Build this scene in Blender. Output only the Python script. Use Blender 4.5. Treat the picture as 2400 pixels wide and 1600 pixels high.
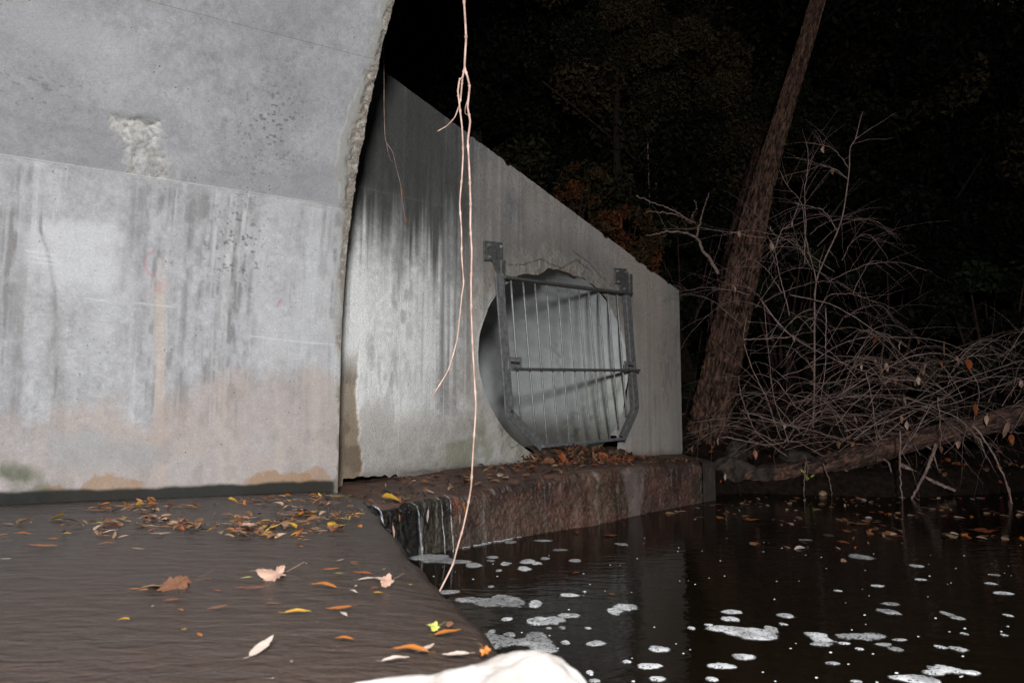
import bpy, math, random
import numpy as np
from mathutils import Vector
for _o in list(bpy.data.objects): bpy.data.objects.remove(_o)
SC = bpy.context.scene
COL = SC.collection
# ------------------------------------------------------------------ camera
cam_d = bpy.data.cameras.new("camera"); cam = bpy.data.objects.new("camera", cam_d); COL.objects.link(cam)
cam_d.sensor_width = 36.0; cam_d.lens = 28.0; cam_d.clip_start = 0.05; cam_d.clip_end = 400
cam.location = (0, 0, 0.42); cam.rotation_euler = (math.radians(90 + 6.114), 0, 0)
cam_d.dof.use_dof = True; cam_d.dof.focus_distance = 6.0; cam_d.dof.aperture_fstop = 5.6
SC.camera = cam
# ------------------------------------------------------------------ last light of dusk
world = bpy.data.worlds.new("World"); SC.world = world; world.use_nodes = True
wnt = world.node_tree; wnt.nodes.clear()
wo = wnt.nodes.new("ShaderNodeOutputWorld"); wb = wnt.nodes.new("ShaderNodeBackground")
sky = wnt.nodes.new("ShaderNodeTexSky"); sky.sky_type = 'NISHITA'; sky.sun_disc = False
sky.sun_elevation = math.radians(-1.0); sky.sun_rotation = math.radians(200)
wb.inputs[1].default_value = 0.10
wnt.links.new(sky.outputs[0], wb.inputs[0]); wnt.links.new(wb.outputs[0], wo.inputs[0])
# ------------------------------------------------------------------ the photographer's flash: the one light of the picture
fl_d = bpy.data.lights.new("photographer_flash", 'AREA'); fl = bpy.data.objects.new("photographer_flash", fl_d); COL.objects.link(fl)
fl_d.shape = 'DISK'; fl_d.size = 0.75; fl_d.energy = 1000.0; fl_d.color = (0.975, 0.985, 1.0)
fl.location = (0.25, -2.6, 1.85)
fl.rotation_euler = (Vector((0.1, 7.0, 1.0)) - fl.location).to_track_quat('-Z', 'Y').to_euler()
# ------------------------------------------------------------------ exposure
SC.view_settings.view_transform = 'Standard'; SC.view_settings.look = 'None'
SC.view_settings.exposure = 0.0; SC.view_settings.gamma = 1.0
try:
    SC.cycles.use_denoising = True; SC.cycles.denoiser = 'OPENIMAGEDENOISE'
    SC.cycles.max_bounces = 4; SC.cycles.diffuse_bounces = 2; SC.cycles.glossy_bounces = 3; SC.cycles.transparent_max_bounces = 8; SC.cycles.use_adaptive_sampling = True; SC.cycles.adaptive_threshold = 0.03; SC.cycles.caustics_reflective = False; SC.cycles.caustics_refractive = False
except Exception: pass

# ================================================================== measured data (metres)
VP0 = (-1.1616, 5.404, 0.0)
WP0 = (-1.2572, 5.9442, 0.02)
WLEN = 5.969
WALL_DEG = 36.36
APRON_LEAVES = [(-2.086,4.526,0.043,'L','o',80,'u'), (-2.038,4.475,0.047,'L','t',-4.16159,''), (-1.910,4.309,0.096,'L','o',-8,''), (-1.903,4.222,0.048,'B','o',-8.61858,''), (-1.665,4.176,0.063,'L','o',5,''), (-1.680,4.223,0.060,'L','y',-9.34439,''),
  (-1.628,4.155,0.043,'B','y',10,''), (-1.648,4.170,0.065,'B','t',-10.252,''), (-1.720,4.241,0.048,'B','o',4.73342,''), (-2.080,4.031,0.112,'L','b',3,''), (-2.128,4.109,0.053,'B','t',12.1175,''), (-2.058,3.980,0.052,'L','r',-14.611,''),
  (-2.029,4.051,0.078,'L','t',10,''), (-2.035,4.062,0.061,'B','o',1.63958,''), (-2.015,4.176,0.080,'L','t',-10,''), (-2.074,4.279,0.070,'L','r',-13.5624,''), (-1.976,4.241,0.065,'B','t',20,''), (-2.006,4.276,0.054,'B','t',10.334,''),
  (-1.959,4.239,0.065,'B','o',-5.07525,''), (-1.836,3.971,0.066,'B','t',30,''), (-1.815,3.994,0.074,'L','p',-9.96009,''), (-1.794,3.947,0.067,'B','r',-13.4089,''), (-1.714,4.155,0.068,'L','t',2,''), (-1.693,4.239,0.053,'L','t',-11.6526,''),
  (-1.447,4.379,0.040,'B','o',40,'u'), (-1.446,4.302,0.082,'L','o',13.3154,''), (-1.494,4.499,0.051,'L','t',12.7589,''), (-1.365,4.332,0.054,'B','t',0,''), (-1.326,4.316,0.046,'L','t',-7.95392,''), (-1.454,4.711,0.079,'L','r',5,''),
  (-1.442,4.582,0.076,'L','b',-13.175,''), (-1.383,4.683,0.079,'L','r',-8,''), (-1.363,4.759,0.064,'L','r',-1.82344,''), (-1.389,4.603,0.067,'L','b',10,''), (-1.323,4.542,0.078,'L','t',0.774397,''), (-1.255,4.476,0.038,'B','w',30,''),
  (-1.313,4.578,0.068,'L','k',-10.2049,''), (-1.187,4.501,0.090,'L','o',4,''), (-1.220,4.545,0.048,'B','p',-5.8859,''), (-1.149,4.219,0.075,'L','p',-6,''), (-1.086,4.166,0.044,'L','o',-1.55842,''), (-1.189,4.197,0.044,'B','y',4.29024,''),
  (-1.162,4.881,0.038,'B','y',60,'u'), (-1.202,4.881,0.070,'B','o',13.2978,''), (-1.029,4.794,0.095,'L','y',2,''), (-1.082,4.764,0.065,'L','k',14.6911,''), (-0.961,4.241,0.061,'L','t',3,''), (-0.956,4.281,0.077,'L','b',6.24917,''),
  (-0.849,4.264,0.056,'B','o',20,''), (-0.817,4.174,0.049,'L','t',12.5519,''), (-0.939,4.379,0.053,'L','o',30,''), (-1.011,4.437,0.067,'L','o',8.41896,''), (-1.770,3.478,0.050,'L','g',-5,''), (-1.766,3.430,0.046,'L','y',0.271593,''),
  (-1.753,3.539,0.089,'B','b',12,''), (-1.732,3.513,0.071,'L','t',-1.92863,''), (-1.754,3.572,0.066,'L','t',-12.6945,''), (-1.705,3.586,0.081,'L','t',-12,''), (-1.689,3.655,0.034,'L','p',-4.62099,''), (-1.684,3.717,0.048,'B','t',5,''),
  (-1.682,3.749,0.053,'B','b',-8.72253,''), (-1.666,3.434,0.033,'B','o',0,''), (-1.673,3.387,0.063,'B','t',13.3613,''), (-1.659,3.425,0.035,'B','o',-5.55794,''), (-1.607,3.634,0.026,'B','o',0,''), (-1.618,3.623,0.070,'B','r',11.2671,''),
  (-1.541,3.570,0.029,'L','w',0,''), (-1.578,3.606,0.061,'L','b',-6.58127,''), (-1.594,3.155,0.029,'B','o',12,''), (-1.561,3.105,0.058,'L','o',0.379701,''), (-1.584,3.205,0.062,'L','w',15,''), (-1.629,3.248,0.048,'L','t',-12.6379,''),
  (-1.482,3.378,0.064,'L','t',5,''), (-1.502,3.364,0.058,'L','p',4.15659,''), (-1.423,3.336,0.059,'B','o',-5,''), (-1.461,3.388,0.065,'L','k',-4.23243,''), (-1.413,3.434,0.044,'L','k',5,''), (-1.454,3.492,0.057,'L','o',-6.91253,''),
  (-1.353,3.350,0.049,'L','b',10,''), (-1.316,3.332,0.062,'B','t',14.5715,''), (-1.314,3.420,0.040,'B','t',10,''), (-1.321,3.359,0.057,'L','p',-14.303,''), (-1.369,3.445,0.039,'B','r',-8.9793,''), (-1.358,3.131,0.088,'L','p',12,''),
  (-1.368,3.179,0.036,'L','p',-11.3022,''), (-1.283,3.751,0.060,'L','o',0,''), (-1.331,3.778,0.071,'B','b',-11.0075,''), (-1.234,3.735,0.043,'B','o',11.3933,''), (-1.187,3.634,0.054,'L','p',-4,''), (-1.173,3.662,0.050,'B','p',7.16753,''),
  (-1.231,3.618,0.054,'L','o',8,''), (-1.214,3.676,0.057,'L','y',10.0094,''), (-1.204,3.434,0.082,'L','t',0,''), (-1.261,3.474,0.030,'B','p',-10.1953,''), (-1.143,3.434,0.059,'L','p',3,''), (-1.105,3.426,0.050,'B','r',-2.25991,''),
  (-1.097,3.524,0.044,'B','o',0,''), (-1.051,3.529,0.030,'L','t',6.97215,''), (-1.041,3.392,0.061,'B','t',4,''), (-1.041,3.366,0.040,'L','b',-14.7176,''), (-1.016,3.464,0.082,'L','b',5,''), (-1.042,3.458,0.058,'B','b',3.17322,''),
  (-1.008,3.415,0.046,'B','y',11.363,''), (-0.954,3.392,0.057,'L','p',-5,''), (-0.924,3.329,0.044,'L','k',-2.47125,''), (-0.919,3.420,0.046,'L','t',12,''), (-0.897,3.400,0.057,'L','b',10.5662,''), (-0.956,3.419,0.056,'L','p',-3.18212,''),
  (-1.098,3.218,0.084,'B','t',3,''), (-1.132,3.244,0.058,'B','o',-8.2313,''), (-1.070,3.322,0.038,'B','o',10,''), (-1.089,3.349,0.057,'L','b',-12.0533,''), (-1.087,3.303,0.055,'B','k',1.27248,''), (-1.031,3.282,0.032,'L','y',0,''),
  (-1.015,3.298,0.052,'L','r',0.273794,''), (-1.053,3.168,0.040,'L','y',0,''), (-1.035,3.137,0.037,'B','r',-13.9121,''), (-1.008,3.180,0.043,'L','p',8,''), (-1.043,3.166,0.030,'B','b',1.72063,''), (-0.945,3.084,0.052,'L','y',-3,''),
  (-0.914,3.119,0.036,'B','t',-9.85701,''), (-0.903,3.084,0.049,'L','y',-6,''), (-0.937,3.107,0.058,'L','y',12.2121,''), (-1.101,3.296,0.049,'L','y',15,''), (-1.135,3.285,0.058,'B','k',4.59248,''), (-1.106,3.279,0.038,'B','p',14.7202,''),
  (-1.088,3.952,0.062,'L','p',4,''), (-1.058,4.002,0.074,'L','p',-3.44737,''), (-1.048,3.786,0.076,'L','w',2,''), (-1.023,3.796,0.037,'B','b',-11.1118,''), (-0.981,3.858,0.081,'M','y',10,''), (-1.030,3.864,0.043,'L','r',-10.2909,''),
  (-0.953,3.802,0.067,'L','b',2.80418,''), (-0.934,3.840,0.051,'B','k',0,''), (-0.953,3.843,0.061,'L','k',-1.41333,''), (-0.916,3.570,0.091,'L','t',2,''), (-0.979,3.624,0.031,'L','b',-13.8423,''), (-0.880,3.683,0.073,'L','w',0,''),
  (-0.833,3.650,0.038,'B','t',-7.14331,''), (-0.787,3.895,0.056,'L','o',4,''), (-0.756,3.937,0.042,'B','t',-7.02811,''), (-0.764,3.751,0.050,'L','o',-8,''), (-0.774,3.670,0.057,'L','r',10.6794,''), (-0.815,3.749,0.032,'B','b',-4.27892,''),
  (-0.764,3.667,0.077,'L','g',-3,''), (-0.783,3.709,0.032,'L','k',12.9694,''), (-0.829,3.840,0.047,'L','o',10,''), (-0.817,3.811,0.033,'L','k',7.64392,''), (-0.795,3.296,0.048,'B','p',0,''), (-0.793,3.260,0.044,'L','y',-8.93703,''),
  (-0.761,3.253,0.059,'L','p',3.12548,''), (-0.713,3.296,0.040,'B','r',15,''), (-0.716,3.358,0.031,'L','t',-1.90486,''), (-0.803,3.096,0.031,'L','t',0,''), (-0.843,3.144,0.044,'B','k',7.07601,''), (-0.813,3.141,0.056,'L','y',-13.7235,''),
  (-0.761,3.004,0.034,'L','o',0,''), (-0.730,2.809,0.024,'L','o',0,''), (-0.527,2.508,0.031,'L','p',15,''), (-0.481,2.485,0.027,'L','o',-4,''), (-1.430,2.868,0.069,'L','b',0,''), (-1.261,2.743,0.052,'L','t',-4,''),
  (-2.887,4.711,0.077,'L','o',0,''), (-2.835,4.711,0.059,'L','o',0,''), (-1.998,3.602,0.115,'L','g',-3,''), (-2.161,3.478,0.071,'L','t',0,''), (-1.944,3.107,0.040,'L','o',8,''), (-1.626,2.818,0.109,'L','o',3,''),
  (-1.707,3.027,0.049,'L','o',0,''), (-1.666,3.038,0.026,'B','k',0,''), (-1.569,2.531,0.042,'L','w',4,''), (-0.879,2.154,0.120,'M','b',8,''), (-0.925,2.105,0.063,'L','t',14,''), (-0.928,2.058,0.030,'B','o',0,''),
  (-0.970,2.105,0.030,'L','o',10,''), (-0.825,2.194,0.061,'L','b',8,''), (-0.657,2.279,0.101,'M','p',8,'c'), (-0.736,2.260,0.034,'L','g',0,''), (-0.690,2.089,0.050,'L','r',-5,''), (-0.656,2.089,0.053,'L','r',4,''),
  (-0.749,2.084,0.027,'L','r',0,''), (-0.491,2.116,0.088,'L','o',5,''), (-0.520,2.357,0.058,'L','o',4,''), (-0.427,2.331,0.062,'L','r',-3,''), (-0.480,2.485,0.030,'L','o',-5,''), (-0.486,2.285,0.031,'L','g',5,''),
  (-0.393,2.242,0.067,'L','w',2,''), (-0.336,2.206,0.061,'M','p',20,'c'), (-0.304,2.267,0.027,'B','k',15,''), (-0.269,2.160,0.014,'B','g',0,''), (-0.397,2.053,0.039,'L','w',-25,''), (-0.402,2.105,0.028,'L','w',40,''),
  (-0.336,2.058,0.030,'B','y',0,''), (-0.352,2.089,0.032,'B','r',10,''), (-0.805,1.942,0.037,'L','r',0,''), (-0.836,1.907,0.011,'B','w',30,''), (-0.746,1.848,0.035,'L','o',-10,''), (-0.671,1.864,0.052,'L','b',0,''),
  (-0.563,1.933,0.044,'L','b',0,''), (-0.832,1.758,0.032,'B','y',5,''), (-0.663,1.664,0.016,'B','y',0,''), (-0.628,1.654,0.029,'L','o',-10,''), (-0.478,1.827,0.070,'L','y',0,''), (-0.393,1.860,0.067,'L','o',6,''),
  (-0.374,1.827,0.039,'L','w',-20,''), (-0.327,1.603,0.040,'L','o',8,''), (-0.467,1.541,0.089,'L','w',30,''), (-0.392,1.469,0.012,'B','p',50,''), (-0.161,1.725,0.032,'M','g',10,'c'), (-0.133,1.743,0.035,'B','b',40,'c'),
  (-0.130,1.670,0.063,'L','o',12,''), (-0.189,1.519,0.081,'L','o',6,''), (-0.158,1.530,0.053,'L','w',18,''), (-0.103,1.514,0.057,'L','w',-2,''), (-0.206,1.466,0.058,'L','w',15,''), (-0.051,1.533,0.022,'M','o',60,'u'),
  (-0.375,2.392,0.013,'B','g',0,'')]
FOAM = [[(0.290,4.007,0.052,0.047)], [(0.456,3.649,0.032,0.068),(0.521,3.749,0.046,0.062)], [(0.111,3.464,0.043,0.070),(0.178,3.509,0.049,0.072),(0.259,3.586,0.042,0.047)], [(-0.213,3.910,0.054,0.056),(-0.126,3.845,0.048,0.087),(-0.056,3.928,0.044,0.102),(0.011,3.851,0.054,0.098)], [(0.111,3.812,0.033,0.085)], [(-0.020,3.521,0.024,0.036)],
  [(-0.083,3.309,0.018,0.036)], [(-0.008,3.269,0.025,0.035)], [(0.206,3.150,0.017,0.032)], [(0.207,3.378,0.013,0.025)], [(0.150,3.369,0.014,0.021)], [(0.311,3.369,0.016,0.025)],
  [(0.318,3.135,0.039,0.043)], [(-0.114,3.185,0.044,0.096),(-0.045,3.148,0.048,0.093),(0.013,3.157,0.049,0.043),(0.083,3.222,0.040,0.094),(0.110,3.148,0.039,0.090),(0.126,3.060,0.038,0.068)], [(0.545,3.059,0.040,0.041)], [(0.404,2.898,0.016,0.018)], [(0.462,2.848,0.031,0.032),(0.498,2.853,0.022,0.018)], [(0.477,2.709,0.027,0.029)],
  [(0.653,2.701,0.022,0.026)], [(0.827,2.961,0.044,0.041)], [(0.704,2.851,0.025,0.035),(0.746,2.845,0.026,0.026)], [(0.263,2.776,0.012,0.025)], [(0.268,2.688,0.020,0.023)], [(0.981,3.653,0.047,0.039)],
  [(0.938,3.526,0.038,0.050)], [(1.196,3.586,0.035,0.056)], [(1.134,3.437,0.015,0.022)], [(0.818,3.424,0.019,0.021)], [(0.736,3.365,0.014,0.029)], [(0.853,3.358,0.052,0.053),(0.894,3.297,0.041,0.036),(0.968,3.325,0.046,0.060),(0.960,3.231,0.060,0.053),(1.059,3.338,0.026,0.073),(1.002,3.239,0.035,0.053)],
  [(1.209,3.258,0.045,0.046),(1.199,3.179,0.044,0.037),(1.168,3.124,0.040,0.025)], [(1.352,3.239,0.062,0.057),(1.438,3.254,0.042,0.042)], [(1.268,3.139,0.021,0.021)], [(1.501,3.189,0.028,0.018)], [(1.407,3.121,0.031,0.021),(1.425,3.059,0.026,0.034)], [(1.290,3.062,0.016,0.020)],
  [(1.116,2.880,0.025,0.021)], [(1.762,3.816,0.038,0.037)], [(1.679,3.682,0.034,0.035),(1.685,3.648,0.039,0.049)], [(1.918,3.601,0.022,0.066),(1.918,3.539,0.027,0.032)], [(2.168,3.590,0.020,0.024)], [(1.604,3.086,0.024,0.028)],
  [(1.656,3.059,0.033,0.037)], [(1.803,3.277,0.017,0.023)], [(1.950,3.261,0.013,0.019)], [(1.467,2.805,0.052,0.040),(1.542,2.771,0.026,0.022)], [(1.417,2.776,0.038,0.033)], [(1.301,2.714,0.067,0.037),(1.334,2.681,0.049,0.052)],
  [(1.112,2.680,0.021,0.015)], [(2.437,4.055,0.048,0.042)], [(1.892,4.238,0.033,0.033)], [(2.210,4.410,0.033,0.029)], [(1.639,4.116,0.020,0.025)], [(2.216,5.162,0.072,0.119)],
  [(2.394,4.828,0.045,0.052)], [(2.520,4.298,0.029,0.034)], [(2.688,4.543,0.028,0.031)], [(0.773,5.708,0.050,0.073)], [(0.320,5.442,0.054,0.055)], [(0.208,5.102,0.032,0.058)],
  [(0.147,4.925,0.034,0.054)], [(0.389,5.026,0.039,0.066)], [(0.099,4.990,0.047,0.092)], [(0.069,4.736,0.037,0.083)], [(-0.119,5.151,0.040,0.059)], [(-0.130,5.016,0.028,0.037)],
  [(-0.040,4.916,0.034,0.072)], [(-0.228,4.856,0.045,0.105)], [(-0.074,4.685,0.019,0.041)], [(-0.109,4.218,0.017,0.033)], [(0.237,5.883,0.073,0.052)], [(-0.011,5.820,0.045,0.088)],
  [(2.133,5.922,0.055,0.039)], [(-0.324,4.086,0.063,0.055)], [(-0.469,5.085,0.095,0.134),(-0.350,4.971,0.093,0.073),(-0.587,5.153,0.064,0.118)]]
VINE_A = [(-0.296,4.550,3.412),(-0.290,4.533,3.127),(-0.286,4.516,2.955),(-0.276,4.500,2.786),(-0.272,4.483,2.685),(-0.277,4.466,2.519),(-0.256,4.449,2.433),(-0.247,4.433,2.374),(-0.255,4.416,2.252),(-0.239,4.399,2.156),(-0.252,4.382,2.036),(-0.243,4.365,1.905),(-0.235,4.349,1.776),(-0.231,4.332,1.649),(-0.231,4.315,1.523),(-0.220,4.298,1.375),(-0.223,4.281,1.206),(-0.221,4.265,1.039),(-0.213,4.248,0.898),(-0.200,4.231,0.691),(-0.191,4.214,0.532),(-0.197,4.197,0.398),(-0.204,4.181,0.244),(-0.211,4.164,0.114),(-0.229,4.147,0.007),(-0.250,4.130,-0.098),(-0.280,4.114,-0.201),(-0.300,4.097,-0.272),(-0.372,4.080,-0.415)]
VINE_B = [(-0.278,4.470,2.521),(-0.288,4.452,2.442),(-0.304,4.434,2.421),(-0.313,4.416,2.344),(-0.301,4.398,2.257),(-0.284,4.380,2.118),(-0.277,4.362,1.959),(-0.282,4.344,1.797),(-0.290,4.326,1.652),(-0.280,4.308,1.507),(-0.276,4.290,1.357),(-0.262,4.272,1.197),(-0.272,4.254,1.121),(-0.294,4.236,0.883),(-0.337,4.218,0.719),(-0.422,4.200,0.574)]
VINE_C = [(-0.289,4.460,2.446),(-0.293,4.448,2.368),(-0.299,4.436,2.293),(-0.329,4.424,2.194),(-0.372,4.412,2.136),(-0.427,4.400,2.098)]
VINE_D = [(-0.255,4.450,2.317),(-0.270,4.450,2.261),(-0.272,4.450,2.225),(-0.250,4.450,2.209)]
TWIG_A = [(-0.938,5.550,3.207),(-0.929,5.550,2.883),(-0.926,5.550,2.738),(-0.916,5.550,2.518),(-0.906,5.550,2.457),(-0.859,5.550,2.384),(-0.826,5.550,2.252),(-0.797,5.550,2.145),(-0.790,5.550,2.082),(-0.773,5.550,1.964),(-0.760,5.550,1.876)]
TWIG_B = [(-0.906,5.550,2.457),(-0.893,5.550,2.388),(-0.877,5.550,2.334),(-0.855,5.550,2.305)]
TRUNK = [(2.672,11.500,-0.486),(2.727,11.425,-0.002),(2.781,11.350,0.420),(2.917,11.275,1.020),(3.110,11.200,1.924),(3.294,11.125,2.708),(3.493,11.050,3.555),(3.673,10.975,4.217),(3.892,10.900,4.941),(4.138,10.825,5.729),(4.352,10.750,6.455),(4.586,10.675,7.245),(4.876,10.600,8.298)]
SHADE_STEM = [(2.875,11.900,0.106),(2.990,11.950,0.865),(3.171,12.000,1.836),(3.367,12.050,2.765),(3.564,12.100,3.582),(3.734,12.150,4.279),(3.879,12.200,4.780)]
SNAG = [[(2.888,11.000,2.549),(2.781,10.912,2.713),(2.645,10.825,2.838),(2.545,10.738,2.986),(2.398,10.650,3.036),(2.241,10.562,3.038),(2.062,10.475,3.022),(1.902,10.388,2.960),(1.762,10.300,2.921)], [(2.595,11.000,3.036),(2.606,10.767,3.263),(2.613,10.533,3.409),(2.610,10.300,3.493)], [(2.589,11.000,3.282),(2.450,10.860,3.288),(2.292,10.720,3.341),(2.090,10.580,3.392),(1.891,10.440,3.412),(1.641,10.300,3.470)], [(2.529,11.000,3.276),(2.372,10.825,3.321),(2.160,10.650,3.322),(1.981,10.475,3.292),(1.768,10.300,3.256)], [(2.511,11.000,3.294),(2.508,10.767,3.354),(2.502,10.533,3.361),(2.421,10.300,3.412)]]
LOG = [(2.832,10.300,-0.284),(3.188,10.213,-0.214),(3.645,10.125,-0.140),(4.043,10.037,-0.030),(4.489,9.950,0.105),(4.981,9.863,0.264),(5.517,9.775,0.394),(6.202,9.688,0.574),(6.981,9.600,0.777)]
STAKE = [(3.368,10.600,0.673),(3.182,10.500,0.253),(3.002,10.400,-0.100)]
STICKS = [[(5.023,9.500,0.219),(4.816,9.400,-0.124),(4.586,9.300,-0.419)], [(4.774,9.900,-0.039),(5.003,9.750,-0.195),(5.272,9.600,-0.336)], [(4.505,9.300,0.371),(4.436,9.200,-0.016),(4.387,9.100,-0.297),(4.380,9.000,-0.592)], [(5.178,9.000,0.444),(5.306,8.920,0.184),(5.381,8.840,-0.092),(5.406,8.760,-0.361),(5.412,8.680,-0.556),(5.359,8.600,-1.055)], [(3.548,9.700,0.011),(3.479,9.600,-0.186),(3.426,9.500,-0.476)], [(3.792,9.800,-0.019),(3.820,9.700,-0.243),(3.800,9.600,-0.386)]]
POLES = [[(2.377,13.500,5.399),(2.385,13.500,4.631),(2.392,13.500,3.797),(2.393,13.500,3.047),(2.389,13.500,2.454)], [(2.638,14.200,5.495),(2.638,14.200,4.689),(2.637,14.200,3.813),(2.630,14.200,3.027),(2.628,14.200,2.559)], [(0.500,12.800,6.175),(1.165,13.100,5.763),(1.780,13.400,5.362),(2.417,13.700,4.926),(3.152,14.000,4.471)]]
SHRUB_STEMS = [[(3.905,10.400,0.420),(3.936,10.380,0.973),(3.971,10.360,1.755),(3.998,10.340,2.318),(4.133,10.320,2.657),(4.292,10.300,2.996),(4.391,10.280,3.395),(4.457,10.260,3.795),(4.473,10.240,4.080),(4.557,10.220,4.248),(4.661,10.200,4.592)], [(4.445,10.200,3.821),(4.312,10.133,3.984),(4.149,10.067,4.075),(3.875,10.000,4.097)], [(4.409,10.200,3.659),(4.290,10.233,3.844),(4.137,10.267,3.914),(3.921,10.300,3.878)], [(4.250,10.200,2.971),(4.153,10.175,3.136),(4.036,10.150,3.243),(3.834,10.125,3.293),(3.660,10.100,3.343)], [(3.982,10.300,2.311),(3.872,10.275,2.875),(3.825,10.250,3.328),(3.656,10.225,3.552),(3.543,10.200,3.775)], [(3.840,10.300,2.538),(3.868,10.250,2.984),(3.858,10.200,3.486),(3.894,10.150,3.874),(3.858,10.100,4.145)],
  [(3.584,10.200,1.845),(3.496,10.150,2.172),(3.408,10.100,2.497),(3.345,10.050,2.710),(3.250,10.000,2.810)], [(3.371,10.100,2.693),(3.468,10.067,2.938),(3.570,10.033,3.042),(3.631,10.000,3.201)], [(3.523,10.200,0.204),(3.364,10.160,0.690),(3.299,10.120,1.067),(3.258,10.080,1.500),(3.206,10.040,1.933),(3.117,10.000,2.091)], [(3.383,10.100,0.260),(3.214,10.025,0.740),(3.041,9.950,1.057),(2.899,9.875,1.478),(2.914,9.800,1.789)], [(3.422,10.000,0.051),(2.993,9.867,0.368),(2.835,9.733,0.730),(2.754,9.600,1.034)], [(3.891,10.300,1.691),(4.103,10.233,2.074),(4.354,10.167,2.119),(4.659,10.100,1.986)],
  [(3.938,9.900,1.912),(3.901,9.825,1.472),(3.847,9.750,1.149),(3.753,9.675,0.832),(3.702,9.600,0.675)], [(2.819,9.600,1.474),(3.052,9.600,1.485),(3.311,9.600,1.480),(3.467,9.600,1.500)], [(2.854,9.900,0.630),(3.154,9.860,0.525),(3.452,9.820,0.420),(3.746,9.780,0.317),(4.037,9.740,0.214),(4.276,9.700,0.164)], [(2.554,9.800,0.290),(2.798,9.750,0.240),(3.040,9.700,0.189),(3.230,9.650,0.216),(3.372,9.600,0.369)], [(3.205,10.200,2.068),(3.541,10.100,1.612),(4.085,10.000,1.275),(4.672,9.900,1.053),(5.147,9.800,0.994),(5.394,9.700,0.781)], [(3.629,10.300,2.141),(4.185,10.175,1.953),(4.659,10.050,1.551),(4.905,9.925,1.215),(5.243,9.800,0.837)],
  [(3.760,10.000,1.221),(4.275,9.920,1.483),(4.773,9.840,1.527),(5.258,9.760,1.466),(5.671,9.680,1.248),(5.714,9.600,1.034)], [(4.023,9.900,0.788),(4.531,9.820,1.101),(5.028,9.740,1.305),(5.399,9.660,1.246),(5.644,9.580,0.930),(5.521,9.500,0.521)], [(4.168,9.800,0.265),(4.648,9.675,0.625),(5.007,9.550,0.826),(5.357,9.425,1.023),(6.001,9.300,1.265)], [(4.426,9.800,0.213),(4.906,9.675,0.625),(5.308,9.550,0.724),(5.704,9.425,0.922),(6.087,9.300,1.065)], [(4.110,9.900,0.368),(4.581,9.767,0.498),(5.044,9.633,0.701),(5.387,9.500,0.824)], [(4.772,9.700,0.781),(5.098,9.550,0.623),(5.310,9.400,0.470),(5.407,9.250,0.225),(5.536,9.100,-0.154)],
  [(4.364,9.800,1.100),(4.393,9.733,0.678),(4.422,9.667,0.318),(4.469,9.600,0.318)], [(5.025,9.600,0.675),(4.767,9.533,0.319),(4.572,9.467,0.120),(4.505,9.400,-0.075)], [(5.080,9.500,0.774),(5.080,9.450,0.370),(5.014,9.400,0.122)], [(3.353,10.000,0.367),(3.699,9.900,0.630),(4.192,9.800,0.785),(4.667,9.700,0.755),(5.077,9.600,0.700)]]
DEAD_LEAVES = [(3.421,9.500,2.175,0.14), (4.664,9.500,1.386,0.11), (5.179,9.500,1.345,0.18), (5.458,9.500,1.155,0.16), (4.238,9.500,1.243,0.10), (5.290,9.500,0.546,0.13),
  (5.512,9.500,0.622,0.13), (5.636,9.500,0.496,0.11), (5.851,9.500,0.380,0.21), (5.920,9.500,0.269,0.13), (5.654,9.500,0.219,0.08), (5.845,9.500,-0.328,0.12),
  (5.850,9.500,-0.476,0.14), (3.159,9.500,2.817,0.06), (3.191,9.500,0.799,0.11), (2.873,9.500,0.094,0.10), (2.513,9.500,-0.170,0.07)]
GRATE_RODS = [((2.019, 1.821), (2.188, 0.456)), ((2.221, 1.834), (2.431, 0.312)), ((2.424, 1.846), (2.629, 0.234)), ((2.634, 1.859), (2.836, 0.239)), ((2.845, 1.871), (3.046, 0.248)), ((3.049, 1.885), (3.267, 0.257)), ((3.26, 1.9), (3.477, 0.265)), ((3.466, 1.913), (3.71, 0.273)), ((3.683, 1.927), (3.905, 0.278)), ((3.893, 1.942), (4.111, 0.393)), ((4.116, 1.962), (4.305, 0.534))]
GRATE_FRAME = {'side_l': ((1.816, 1.853), (1.978, 0.547)), 'side_r': ((4.358, 1.993), (4.528, 0.633)), 'diag_l': ((1.978, 0.547), (2.508, 0.228)), 'diag_r': ((4.528, 0.633), (4.199, 0.283)), 'bottom': ((2.508, 0.228), (4.199, 0.283)), 'top': ((1.876, 1.822), (4.423, 2.007)), 'mid': ((1.985, 0.96), (4.555, 1.094))}
HINGE_L = [(1.646, 2.137), (1.928, 2.17), (1.942, 1.894), (1.862, 1.869), (1.782, 1.967), (1.659, 1.954)]
HINGE_R = [(4.125, 2.281), (4.411, 2.317), (4.514, 2.16), (4.498, 2.016), (4.294, 1.988), (4.244, 2.1), (4.141, 2.1)]
LOCKS = [[(1.937, 1.073), (2.15, 1.084), (2.157, 0.974), (1.944, 0.961)], [(4.209, 1.184), (4.508, 1.198), (4.515, 1.091), (4.216, 1.074)]]
HOLE_PTS = [(1.615, 1.079), (2.878, 2.046), (2.336, 1.9), (1.719, 1.604), (1.853, 0.598), (2.513, 0.168), (3.764, 2.043), (4.452, 1.183), (4.384, 1.744)]
LIP = [(-0.939, 4.878), (-0.815, 4.42), (-0.584, 3.583), (-0.476, 3.183), (-0.412, 2.912), (-0.329, 2.565), (-0.273, 2.324), (-0.233, 2.178), (-0.183, 2.074), (-0.149, 1.979), (-0.117, 1.873), (-0.086, 1.743), (-0.063, 1.63)]
FOOT0 = (-0.662, 5.099, -0.4)

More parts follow.
